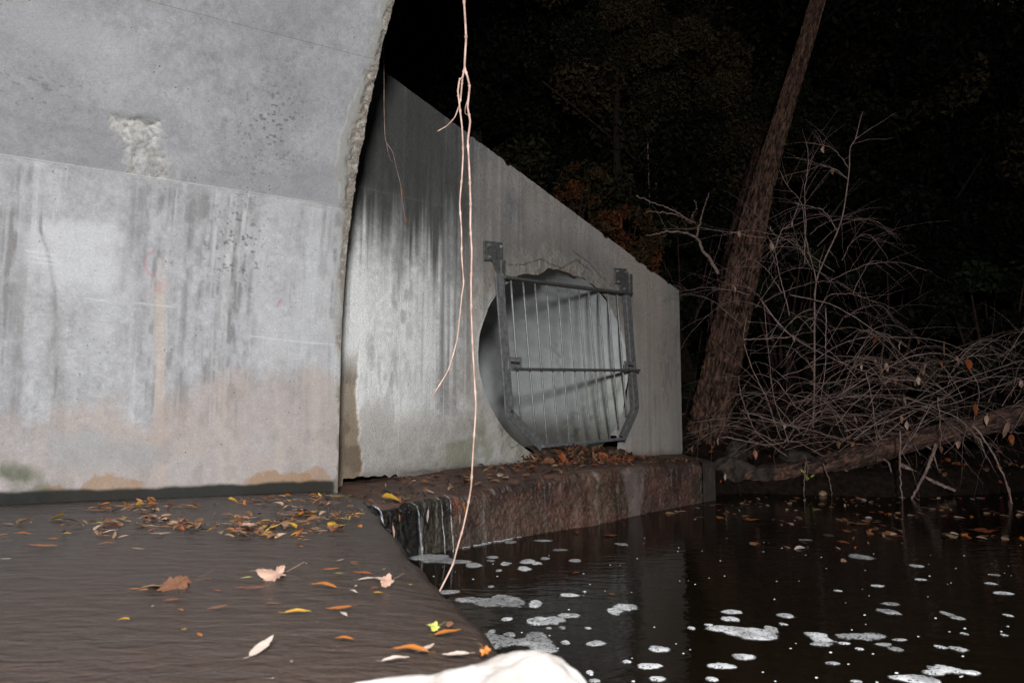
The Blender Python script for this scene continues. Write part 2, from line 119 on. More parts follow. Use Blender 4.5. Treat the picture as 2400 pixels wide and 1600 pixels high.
# ================================================================== helpers
RNG = random.Random(7); NPR = np.random.default_rng(11)
def _hash(ix, iy, seed):
    h = (ix.astype(np.int64) * 374761393 + iy.astype(np.int64) * 668265263 + seed * 1442695041) & 0xffffffff
    h = ((h ^ (h >> 13)) * 1274126177) & 0xffffffff
    h = ((h ^ (h >> 16)) * 2246822519) & 0xffffffff
    return ((h ^ (h >> 15)) & 0xffffff) / float(0xffffff)
def vn(x, y, seed=0):
    x = np.asarray(x, float); y = np.asarray(y, float); x, y = np.broadcast_arrays(x, y)
    ix = np.floor(x); iy = np.floor(y); fx = x - ix; fy = y - iy
    fx = fx*fx*fx*(fx*(fx*6-15)+10); fy = fy*fy*fy*(fy*(fy*6-15)+10)
    a = _hash(ix, iy, seed); b = _hash(ix+1, iy, seed); c = _hash(ix, iy+1, seed); d = _hash(ix+1, iy+1, seed)
    return (a*(1-fx)+b*fx)*(1-fy) + (c*(1-fx)+d*fx)*fy
def fbm(x, y, oc=4, seed=0, gain=.5):
    t = 0; a = 1; n = 0
    for i in range(oc):
        t = t + a*vn(np.asarray(x)*2**i+17.3*i, np.asarray(y)*2**i-9.1*i, seed+i); n += a; a *= gain
    return t/n
def ss(a, b, x): 
    t = np.clip((np.asarray(x, float)-a)/(b-a), 0, 1); return t*t*(3-2*t)
def bell(x, c, w): return np.exp(-((np.asarray(x, float)-c)/w)**2)
def mixc(col, c, m): return col*(1-m[..., None]) + np.array(c)*m[..., None]

def mesh_np(name, V, quads=None, tris=None, smooth=False, col=None, wet=None):
    me = bpy.data.meshes.new(name)
    V = np.asarray(V, np.float32).reshape(-1, 3)
    parts = []; starts = []; tot = []
    if quads is not None and len(quads): q = np.asarray(quads, np.int32).reshape(-1, 4); parts.append(q.ravel()); tot += [4]*len(q)
    if tris is not None and len(tris): t = np.asarray(tris, np.int32).reshape(-1, 3); parts.append(t.ravel()); tot += [3]*len(t)
    li = np.concatenate(parts); tot = np.array(tot, np.int32); starts = np.concatenate([[0], np.cumsum(tot)[:-1]]).astype(np.int32)
    me.vertices.add(len(V)); me.vertices.foreach_set("co", V.ravel())
    me.loops.add(len(li)); me.loops.foreach_set("vertex_index", li)
    me.polygons.add(len(tot)); me.polygons.foreach_set("loop_start", starts); me.polygons.foreach_set("loop_total", tot)
    me.update(calc_edges=True); me.validate()
    me.polygons.foreach_set("use_smooth", [bool(smooth)]*len(me.polygons))
    if col is not None:
        c = np.asarray(col, np.float32).reshape(-1, 3); c = np.concatenate([c, np.ones((len(c), 1), np.float32)], 1)
        at = me.color_attributes.new("Col", 'FLOAT_COLOR', 'POINT'); at.data.foreach_set("color", c.ravel())
    if wet is not None:
        at = me.attributes.new("Wet", 'FLOAT', 'POINT'); at.data.foreach_set("value", np.asarray(wet, np.float32).ravel())
    return me
def grid_quads(nr, nc, flip=False, close=False):
    i = np.arange(nr-1)[:, None]; j = np.arange(nc if close else nc-1)[None, :]
    j2 = (j+1) % nc
    a = i*nc+j; b = i*nc+j2; c = (i+1)*nc+j2; d = (i+1)*nc+j
    q = np.stack(np.broadcast_arrays(a, b, c, d), -1).reshape(-1, 4)
    return q[:, ::-1] if flip else q
def link(name, me, mat=None, parent=None, loc=None):
    o = bpy.data.objects.new(name, me); COL.objects.link(o)
    if mat is not None and me is not None and not me.materials: me.materials.append(mat)
    if parent is not None: o.parent = parent
    if loc is not None: o.location = loc
    return o
def tag(o, label=None, cat=None, group=None, kind=None):
    if label: o["label"] = label
    if cat: o["category"] = cat
    if group: o["group"] = group
    if kind: o["kind"] = kind
    return o
def empty(name, label, cat, group=None, loc=(0, 0, 0)):
    o = bpy.data.objects.new(name, None); COL.objects.link(o); o.location = loc; o.empty_display_size = .1
    return tag(o, label, cat, group)
class MB:
    """collects simple solids into one mesh"""
    def __init__(s): s.v = []; s.q = []; s.t = []
    def box(s, c, ax, ay, az, hx, hy, hz, bev=0.0):
        c = np.array(c, float); ax, ay, az = (np.array(a, float) for a in (ax, ay, az)); n = len(s.v)
        if bev <= 0:
            for sx in (-1, 1):
                for sy in (-1, 1):
                    for sz in (-1, 1): s.v.append(c+ax*hx*sx+ay*hy*sy+az*hz*sz)
            for f in ((0,1,3,2),(4,6,7,5),(0,4,5,1),(2,3,7,6),(0,2,6,4),(1,5,7,3)): s.q.append([n+i for i in f])
        else:
            # bevelled along the long (x) axis: eight-sided section
            sec = [(-hy+bev,-hz),(hy-bev,-hz),(hy,-hz+bev),(hy,hz-bev),(hy-bev,hz),(-hy+bev,hz),(-hy,hz-bev),(-hy,-hz+bev)]
            for sx in (-1, 1):
                for y, z in sec: s.v.append(c+ax*hx*sx+ay*y+az*z)
            for i in range(8): s.q.append([n+i, n+(i+1)%8, n+8+(i+1)%8, n+8+i])
            for b in (0, 8):
                r = [n+b+i for i in range(8)]; r = r if b else r[::-1]
                s.q += [[r[0],r[1],r[2],r[3]],[r[0],r[3],r[4],r[7]],[r[4],r[5],r[6],r[7]]]
    def tube(s, pts, rad, sides=6, cap=True, flat=1.0):
        P = np.array(pts, float); m = len(P); rad = np.broadcast_to(np.array(rad, float), (m,)); n = len(s.v)
        T = np.gradient(P, axis=0); T /= np.linalg.norm(T, axis=1)[:, None]+1e-9
        up = np.array([0, 0, 1.]) if abs(T[0][2]) < .9 else np.array([1., 0, 0])
        for i in range(m):
            a = np.cross(T[i], up); a /= np.linalg.norm(a)+1e-9; b = np.cross(a, T[i]); up = b
            for k in range(sides):
                th = 2*math.pi*k/sides; s.v.append(P[i]+rad[i]*(a*math.cos(th)+b*math.sin(th)*flat))
        for i in range(m-1):
            for k in range(sides):
                s.q.append([n+i*sides+k, n+i*sides+(k+1)%sides, n+(i+1)*sides+(k+1)%sides, n+(i+1)*sides+k])
        if cap:
            for b, r in ((0, -1), (m-1, 1)):
                ci = len(s.v); s.v.append(P[b])
                for k in range(sides):
                    x, y = n+b*sides+k, n+b*sides+(k+1)%sides; s.t.append([ci, x, y] if r > 0 else [ci, y, x])
    def prism(s, poly, d):
        """poly: list of 3-D points (planar), d: extrusion vector"""
        n = len(s.v); m = len(poly); d = np.array(d, float)
        for p in poly: s.v.append(np.array(p, float))
        for p in poly: s.v.append(np.array(p, float)+d)
        c = len(s.v); s.v.append(np.mean([np.array(p, float) for p in poly], 0)); s.v.append(s.v[-1]+d)
        for i in range(m):
            j = (i+1) % m; s.q.append([n+i, n+j, n+m+j, n+m+i]); s.t.append([c, n+j, n+i]); s.t.append([c+1, n+m+i, n+m+j])
    def build(s, name, mat, parent=None, smooth=False, **k):
        return link(name, mesh_np(name, s.v, s.q, s.t, smooth, **k), mat, parent)
def smooth_path(pts, n):
    """Catmull-Rom resample"""
    P = np.array(pts, float); P = np.vstack([2*P[0]-P[1], P, 2*P[-1]-P[-2]]); m = len(P)-3
    t = np.linspace(0, m-1e-6, n); i = t.astype(int); f = (t-i)[:, None]
    p0, p1, p2, p3 = P[i], P[i+1], P[i+2], P[i+3]
    return .5*(2*p1+(p2-p0)*f+(2*p0-5*p1+4*p2-p3)*f**2+(3*p1-p0-3*p2+p3)*f**3)

# ------------------------------------------------------------------ materials
def new_mat(name):
    m = bpy.data.materials.new(name); m.use_nodes = True; nt = m.node_tree; nt.nodes.clear()
    out = nt.nodes.new("ShaderNodeOutputMaterial")
    return m, nt, out
def N(nt, t, **kw):
    n = nt.nodes.new(t)
    for k, v in kw.items():
        if k.startswith("i_"):
            key = k[2:]; key = int(key) if key.isdigit() else key.replace("_", " ")
            n.inputs[key].default_value = v
        else: setattr(n, k, v)
    return n
def ramp(nt, src, stops, interp='LINEAR'):
    r = nt.nodes.new("ShaderNodeValToRGB"); r.color_ramp.interpolation = interp
    el = r.color_ramp.elements
    while len(el) < len(stops): el.new(.5)
    for e, (p, c) in zip(el, stops): e.position = p; e.color = (c, c, c, 1) if np.isscalar(c) else (*c, 1)
    nt.links.new(src, r.inputs[0]); return r
def mul(nt, a, b, fac=1.0, mode='MULTIPLY'):
    m = nt.nodes.new("ShaderNodeMix"); m.data_type = 'RGBA'; m.blend_type = mode; m.inputs[0].default_value = fac
    nt.links.new(a, m.inputs[6]); nt.links.new(b, m.inputs[7]); return m.outputs[2]

def concrete(name, rough=.86, grain=.5, pits=1.0, wet_rough=.22, bump=.5, spec=.22, dist=.004):
    m, nt, out = new_mat(name); L = nt.links.new
    tc = N(nt, "ShaderNodeTexCoord"); co = tc.outputs["Object"]
    at = N(nt, "ShaderNodeAttribute", attribute_name="Col")
    n1 = N(nt, "ShaderNodeTexNoise", i_Scale=95.0, i_Detail=3.0, i_Roughness=.7); L(co, n1.inputs["Vector"])
    n2 = N(nt, "ShaderNodeTexNoise", i_Scale=330.0, i_Detail=1.0, i_Roughness=.6); L(co, n2.inputs["Vector"])
    r1 = ramp(nt, n1.outputs[0], [(.25, 1-.36*grain), (.75, 1+.34*grain)])
    r2 = ramp(nt, n2.outputs[0], [(.3, 1-.36*grain), (.7, 1+.28*grain)])
    c = mul(nt, at.outputs["Color"], r1.outputs[0]); c = mul(nt, c, r2.outputs[0])
    # little air holes, only here and there
    vo = N(nt, "ShaderNodeTexVoronoi", i_Scale=34.0, i_Randomness=1.0); L(co, vo.inputs["Vector"])
    n3 = N(nt, "ShaderNodeTexNoise", i_Scale=5.0, i_Detail=1.0); L(co, n3.inputs["Vector"])
    sep = N(nt, "ShaderNodeSeparateColor"); L(vo.outputs["Color"], sep.inputs[0])
    gate = N(nt, "ShaderNodeMath", operation='MULTIPLY'); 
    g1 = ramp(nt, n3.outputs[0], [(.5, 0.0), (.62, 1.0)]); L(g1.outputs[0], gate.inputs[0])
    g2 = ramp(nt, sep.outputs[0], [(.55, 0.0), (.9, 1.0)]); L(g2.outputs[0], gate.inputs[1])
    hole = ramp(nt, vo.outputs["Distance"], [(.08, 1.0), (.2, 0.0)])
    pit = N(nt, "ShaderNodeMath", operation='MULTIPLY'); L(gate.outputs[0], pit.inputs[0]); L(hole.outputs[0], pit.inputs[1])
    pit2 = N(nt, "ShaderNodeMath", operation='MULTIPLY', i_1=pits); L(pit.outputs[0], pit2.inputs[0])
    dk = nt.nodes.new("ShaderNodeMix"); dk.data_type = 'RGBA'; L(pit2.outputs[0], dk.inputs[0]); L(c, dk.inputs[6]); dk.inputs[7].default_value = (.05, .047, .043, 1)
    b = N(nt, "ShaderNodeBsdfPrincipled"); L(dk.outputs[2], b.inputs["Base Color"]); b.inputs["Specular IOR Level"].default_value = spec
    wt = N(nt, "ShaderNodeAttribute", attribute_name="Wet")
    mr = N(nt, "ShaderNodeMapRange", i_3=rough, i_4=wet_rough); L(wt.outputs["Fac"], mr.inputs[0]); L(mr.outputs[0], b.inputs["Roughness"])
    bp = N(nt, "ShaderNodeBump", i_Strength=bump, i_Distance=dist); L(n1.outputs[0], bp.inputs["Height"]); L(bp.outputs[0], b.inputs["Normal"])
    L(b.outputs[0], out.inputs[0]); return m

def simple(name, c1, c2, scale=20., rough=.8, bump=.3, dist=.01, spec=.4, stretch=(1, 1, 1), detail=5., metallic=0., rough2=None, lo=.35, hi=.65, attr=False, trans=0.):
    m, nt, out = new_mat(name); L = nt.links.new
    tc = N(nt, "ShaderNodeTexCoord"); mp = N(nt, "ShaderNodeMapping"); mp.inputs["Scale"].default_value = stretch; L(tc.outputs["Object"], mp.inputs[0])
    n1 = N(nt, "ShaderNodeTexNoise", i_Scale=scale, i_Detail=detail, i_Roughness=.65); L(mp.outputs[0], n1.inputs["Vector"])
    r = ramp(nt, n1.outputs[0], [(lo, c1), (hi, c2)]); c = r.outputs[0]
    if attr:
        at = N(nt, "ShaderNodeAttribute", attribute_name="Col"); c = mul(nt, c, at.outputs["Color"])
    b = N(nt, "ShaderNodeBsdfPrincipled", i_Roughness=rough, i_Metallic=metallic); b.inputs["Specular IOR Level"].default_value = spec
    L(c, b.inputs["Base Color"])
    if rough2 is not None:
        rr = ramp(nt, n1.outputs[0], [(.35, rough), (.65, rough2)]); L(rr.outputs[0], b.inputs["Roughness"])
    if bump > 0:
        bp = N(nt, "ShaderNodeBump", i_Strength=bump, i_Distance=dist); L(n1.outputs[0], bp.inputs["Height"]); L(bp.outputs[0], b.inputs["Normal"])
    s = b.outputs[0]
    if trans > 0:
        tr = N(nt, "ShaderNodeBsdfTranslucent"); L(c, tr.inputs[0]); mx = N(nt, "ShaderNodeMixShader", i_0=trans); L(s, mx.inputs[1]); L(tr.outputs[0], mx.inputs[2]); s = mx.outputs[0]
    L(s, out.inputs[0]); return m

def water(name, tint, body, body_fac, rough, maps, ior=1.33, refl=1.0):
    """surface film: fresnel mirror over a tinted, partly silty body. maps: (scale xyz, noise scale, detail, bump strength, distance)"""
    m, nt, out = new_mat(name); L = nt.links.new
    tc = N(nt, "ShaderNodeTexCoord"); nrm = None
    for (sc, rot, ns, det, st, di) in maps:
        mp = N(nt, "ShaderNodeMapping"); mp.inputs["Scale"].default_value = sc; mp.inputs["Rotation"].default_value = (0, 0, rot); L(tc.outputs["Object"], mp.inputs[0])
        n = N(nt, "ShaderNodeTexNoise", i_Scale=ns, i_Detail=det, i_Roughness=.55, i_Distortion=.6); L(mp.outputs[0], n.inputs["Vector"])
        bp = N(nt, "ShaderNodeBump", i_Strength=st, i_Distance=di); L(n.outputs[0], bp.inputs["Height"])
        if nrm is not None: L(nrm, bp.inputs["Normal"])
        nrm = bp.outputs[0]
    gl = N(nt, "ShaderNodeBsdfGlossy", i_Roughness=rough); gl.inputs[0].default_value = (refl, refl, refl, 1); L(nrm, gl.inputs["Normal"])
    tr = N(nt, "ShaderNodeBsdfTransparent"); tr.inputs[0].default_value = (*tint, 1)
    df = N(nt, "ShaderNodeBsdfDiffuse"); df.inputs[0].default_value = (*body, 1); L(nrm, df.inputs["Normal"])
    mb = N(nt, "ShaderNodeMixShader", i_0=body_fac); L(tr.outputs[0], mb.inputs[1]); L(df.outputs[0], mb.inputs[2])
    fr = N(nt, "ShaderNodeFresnel", i_IOR=ior)
    mx = N(nt, "ShaderNodeMixShader"); L(fr.outputs[0], mx.inputs[0]); L(mb.outputs[0], mx.inputs[1]); L(gl.outputs[0], mx.inputs[2])
    L(mx.outputs[0], out.inputs[0]); return m

M_VAULT = concrete("vault_concrete", grain=.42, pits=1.0, bump=.7, dist=.006)
M_WALL = concrete("wing_wall_concrete", grain=.8, pits=.9, bump=1.0, dist=.009)
M_FOOT = concrete("wet_footing_concrete", rough=.75, grain=.8, pits=.3, wet_rough=.2, bump=1.0, spec=.35, dist=.012)
M_PIPE = concrete("pipe_concrete", grain=.5, pits=.4, bump=.5)
M_SLAB = simple("apron_concrete", (.03, .021, .017), (.10, .072, .058), scale=12., rough=.7, bump=.4, detail=8.)
M_STREAM = water("shallow_stream_water", (.86, .75, .68), (.092, .063, .050), .6, .14,
                 [((1.0, 2.4, 1), .6, 8.0, 4.0, .8, .025), ((1.3, 2.4, 1), .35, 40.0, 4.0, .8, .008)], refl=.5)
M_POOL = water("dark_pool_water", (.24, .18, .11), (.022, .015, .008), .35, .015,
               [((1, 2.0, 1), .2, 4.0, 2.5, .13, .03), ((1, 2.2, 1), .3, 22.0, 2.0, .10, .006)], refl=.62)
M_BED = simple("pool_bed", (.05, .035, .02), (.16, .11, .06), scale=6., rough=.9, bump=.5)
M_LOG = simple("reddish_log_bark", (.03, .014, .010), (.125, .064, .045), scale=22., rough=.9, bump=.8, dist=.02, attr=True)
M_SOIL = simple("dark_leafy_soil", (.006, .004, .003), (.02, .013, .009), scale=14., rough=.95, bump=.8, dist=.03, spec=.08)
M_FRAME = simple("weathered_frame_steel", (.10, .10, .10), (.21, .21, .208), scale=22., rough=.62, bump=.15, dist=.002, metallic=.2, spec=.4)
M_STEEL = simple("galvanised_steel", (.17, .175, .18), (.34, .345, .35), scale=26., rough=.5, rough2=.68, bump=.12, dist=.002, metallic=.55, spec=.5)
M_DARKSTEEL = simple("tarnished_steel", (.06, .06, .058), (.15, .145, .138), scale=30., rough=.6, bump=.2, dist=.002, metallic=.35)
M_BARK = simple("ridged_bark", (.030, .015, .011), (.115, .064, .044), scale=22., rough=.9, bump=.8, dist=.02, attr=True, stretch=(1, 1, .35), spec=.15)
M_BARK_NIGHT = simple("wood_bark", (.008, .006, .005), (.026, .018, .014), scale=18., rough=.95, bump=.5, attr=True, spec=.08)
M_BARK_DARK = simple("dark_bark", (.014, .008, .007), (.05, .028, .022), scale=22., rough=.95, bump=.9, dist=.02, attr=True, spec=.1)
M_TWIG = simple("dry_twig", (.09, .06, .05), (.27, .185, .158), scale=18., rough=.8, bump=.2, dist=.003)
M_VINE = simple("pale_vine_bark", (.30, .185, .14), (.58, .405, .33), scale=30., rough=.6, bump=.2, dist=.002, stretch=(1, 1, .4))
M_ROCK = simple("pale_rock", (.26, .225, .20), (.60, .57, .535), scale=14., rough=.85, bump=.5, dist=.01, detail=9.)
M_STONE = simple("bank_stone", (.018, .014, .012), (.07, .055, .046), scale=8., rough=.9, bump=.7, dist=.02, spec=.15)
M_LEAF = {}
for k, c1, c2 in [('o', (.27, .075, .012), (.46, .17, .03)), ('y', (.34, .17, .015), (.54, .32, .04)), ('b', (.12, .05, .028), (.24, .115, .06)),
                  ('t', (.19, .11, .06), (.36, .235, .14)), ('r', (.18, .042, .015), (.31, .09, .03)), ('g', (.30, .32, .05), (.50, .48, .14)),
                  ('w', (.40, .31, .26), (.60, .49, .42)), ('p', (.36, .22, .16), (.50, .33, .25)), ('k', (.03, .02, .015), (.08, .05, .035))]:
    M_LEAF[k] = simple("leaf_" + {'o':'orange','y':'yellow','b':'brown','t':'tan','r':'russet','g':'yellow_green','w':'pale','p':'pinkish','k':'dark'}[k],
                       c1, c2, scale=45., rough=.45, bump=.25, dist=.003, trans=.18)
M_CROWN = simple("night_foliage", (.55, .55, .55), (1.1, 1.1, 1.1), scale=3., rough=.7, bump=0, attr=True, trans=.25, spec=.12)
def foam_mat(name, white, alpha):
    m, nt, out = new_mat(name); L = nt.links.new
    tc = N(nt, "ShaderNodeTexCoord")
    vo = N(nt, "ShaderNodeTexVoronoi", i_Scale=150.0); L(tc.outputs["Object"], vo.inputs["Vector"])
    no = N(nt, "ShaderNodeTexNoise", i_Scale=95.0, i_Detail=3.0); L(tc.outputs["Object"], no.inputs["Vector"])
    cr = ramp(nt, no.outputs[0], [(.30, white*.3), (.40, white)])
    b = N(nt, "ShaderNodeBsdfPrincipled", i_Roughness=.45); L(cr.outputs[0], b.inputs["Base Color"]); b.inputs["Specular IOR Level"].default_value = .6
    bp = N(nt, "ShaderNodeBump", i_Strength=.9, i_Distance=.004); L(vo.outputs["Distance"], bp.inputs["Height"]); L(bp.outputs[0], b.inputs["Normal"])
    tr = N(nt, "ShaderNodeBsdfTransparent"); mx = N(nt, "ShaderNodeMixShader")
    at = N(nt, "ShaderNodeAttribute", attribute_name="Wet")
    al = ramp(nt, no.outputs[0], [(.33, alpha*.1), (.46, alpha)]); ma = N(nt, "ShaderNodeMath", operation='MULTIPLY'); L(al.outputs[0], ma.inputs[0]); L(at.outputs["Fac"], ma.inputs[1]); L(ma.outputs[0], mx.inputs[0]); L(tr.outputs[0], mx.inputs[1]); L(b.outputs[0], mx.inputs[2])
    L(mx.outputs[0], out.inputs[0]); return m
M_FOAM = foam_mat("white_foam", .76, 1.0); M_THIN = foam_mat("thin_foam", .66, .68)
def spray_mat(name, amax):
    m, nt, out = new_mat(name); L = nt.links.new
    b = N(nt, "ShaderNodeBsdfPrincipled", i_Roughness=.2); b.inputs["Base Color"].default_value = (.7, .74, .78, 1)
    tc = N(nt, "ShaderNodeTexCoord"); mp = N(nt, "ShaderNodeMapping"); mp.inputs["Scale"].default_value = (90, 90, 22); L(tc.outputs["Object"], mp.inputs[0])
    no = N(nt, "ShaderNodeTexNoise", i_Scale=1.0, i_Detail=3.0); L(mp.outputs[0], no.inputs["Vector"])
    al = ramp(nt, no.outputs[0], [(.42, .0), (.72, amax)])
    tr = N(nt, "ShaderNodeBsdfTransparent"); mx = N(nt, "ShaderNodeMixShader"); L(al.outputs[0], mx.inputs[0]); L(tr.outputs[0], mx.inputs[1]); L(b.outputs[0], mx.inputs[2])
    L(mx.outputs[0], out.inputs[0]); return m
M_SPRAY = spray_mat("falling_water", .72); M_SPRAY_FAINT = spray_mat("faint_falling_water", .06)
# ================================================================== axes of the place
_a = math.radians(58.0); DV = np.array([math.sin(_a), math.cos(_a), 0]); NV = np.array([math.cos(_a), -math.sin(_a), 0])
_b = math.radians(WALL_DEG); WE = np.array([math.sin(_b), math.cos(_b), 0]); WN = np.array([math.cos(_b), -math.sin(_b), 0])
VP0 = np.array(VP0); WP0 = np.array(WP0); ZH = np.array([0, 0, 1.0])
CROWN = 4.0; R, ZS = 3.33, 0.85                      # barrel radius, height of the springing
POOL = -0.40
def W(u, z, off=0.0):
    u, z, off = np.broadcast_arrays(np.asarray(u, float), np.asarray(z, float), np.asarray(off, float))
    p = WP0 + u[..., None]*WE + off[..., None]*WN; p = p.copy(); p[..., 2] = z; return p
# ================================================================== the setting: beds, pool, apron, banks
def sheet(name, x0, x1, y0, y1, z, mat, n=2):
    X, Y = np.meshgrid(np.linspace(x0, x1, n), np.linspace(y0, y1, n)); V = np.stack([X, Y, np.full_like(X, z)], -1)
    return link(name, mesh_np(name, V, grid_quads(n, n)), mat)
o = sheet("stream_bed", -12, 60, -30, 60, -1.05, M_BED); tag(o, kind="structure")
o = sheet("pool_water", -1.6, 34, -14, 16, POOL, M_POOL, 2); tag(o, kind="structure")
# apron slab with its rounded lip, and the thin sheet of water running over it
LIPX = np.array([p[0] for p in LIP]); LIPY = np.array([p[1] for p in LIP])
lip_y = np.concatenate([[-6, -3, 0.0, .7, 1.2], LIPY[::-1], [5.40, 5.75]]); lip_x = np.concatenate([[.9, .7, .30, .12, .0], LIPX[::-1], [-1.165, -1.32]])
def lipx(y): return np.interp(y, lip_y, lip_x)
def apron_mesh(name, drop, lower, r=.05, wave=0.0):
    ys = np.concatenate([np.linspace(-6, .8, 12), np.linspace(.9, 5.72, 330)])
    d = np.concatenate([[9.0, 6.5], np.linspace(5, 2.2, 16), np.linspace(2.15, 0, 170)])
    ang = np.linspace(0, math.pi/2, 9)[1:]
    lx = lipx(ys) + .055*(fbm(ys*3.2, ys*0, 4, 5)-.5)*np.where(ys < 4.9, 1, 0)
    cols = []
    for k in d:
        x = lx-k; z = np.full_like(x, -drop) 
        if wave: z = z + wave*(fbm(x*2.6+ys*1.2, ys*6.5-x*1.0, 3, 21)-.5) + wave*.6*(fbm(x*7, ys*19-x*3, 2, 31)-.5)
        z = z - .018*np.exp(-k/.10)
        cols.append(np.stack([x, ys, z], -1))
    rr = r + .025*(fbm(ys*2.3, ys*0+3, 2, 8)-.3)
    for a in ang: cols.append(np.stack([lx+rr*math.sin(a), ys, -drop-.018-rr*(1-math.cos(a))], -1))
    for zz in lower: cols.append(np.stack([lx+rr+.006*(fbm(ys*9, ys*0+zz*7, 2, 3)-.5), ys, np.full_like(ys, zz)], -1))
    V = np.stack(cols, 1)
    return mesh_np(name, V, grid_quads(V.shape[0], V.shape[1]), smooth=True)
o = link("apron", apron_mesh("apron", .014, [-.12, -.3, -.8, -1.05]), M_SLAB); tag(o, kind="structure")
o = link("stream_water", apron_mesh("stream_water", 0.0, [-.12, -.25, -.42], r=.055, wave=.005), M_STREAM); tag(o, kind="structure")
# wooded bank across the pool
def bank_z(x, y):
    shore = 10.15 + .5*np.sin(x*.9+.5) + .9*(fbm(x*.5, x*0+2, 3, 4)-.5) - 3.2*ss(7, 14, x) - .5*ss(2.9, 2.2, x)
    d = y-shore
    z = -.75 + .62*ss(-.35, .35, d) + .55*ss(.2, 2.2, d) + .16*np.clip(d-1, 0, 60) + .28*np.clip(d-9, 0, 60)
    return z + .22*(fbm(x*.9, y*.9, 4, 9)-.5) + .05*(fbm(x*5, y*5, 3, 19)-.5)
xs = np.concatenate([np.linspace(1.9, 12, 150), np.linspace(12.3, 44, 50)]); ys = np.concatenate([np.linspace(5.5, 14, 130), np.linspace(14.3, 60, 60)])
X, Y = np.meshgrid(xs, ys); V = np.stack([X, Y, bank_z(X, Y)], -1)
o = link("bank", mesh_np("bank", V, grid_quads(len(ys), len(xs)), smooth=True), M_SOIL); tag(o, kind="structure")
# embankment held back by the wing wall
def wtop(u): return np.interp(u, [-4, .262, 5.97, 9], [4.12, 3.331, 2.275, 1.7])
def emb_z(u, w):
    z = wtop(u) - .14 + .34*np.clip(w-.2, 0, 9) + .2*np.clip(w-9, 0, 40) + .25*(fbm(u*.8, w*.8, 3, 14)-.5)*ss(.4, 1.4, w)
    return z - 2.6*ss(5.95, 8.6, u)*np.exp(-np.clip(w, 0, 30)/14)
us = np.linspace(-6, 9.5, 90); ws = np.concatenate([np.linspace(.2, 4, 40), np.linspace(4.4, 45, 40)])
U, Wd = np.meshgrid(us, ws); U2 = np.where(U > 5.9, U, np.minimum(U, 5.9))
V = W(U, emb_z(U, Wd), -Wd)
# skirt down the open flank beyond the wall end
o = link("embankment", mesh_np("embankment", V, grid_quads(len(ws), len(us)), smooth=True), M_SOIL); tag(o, kind="structure")

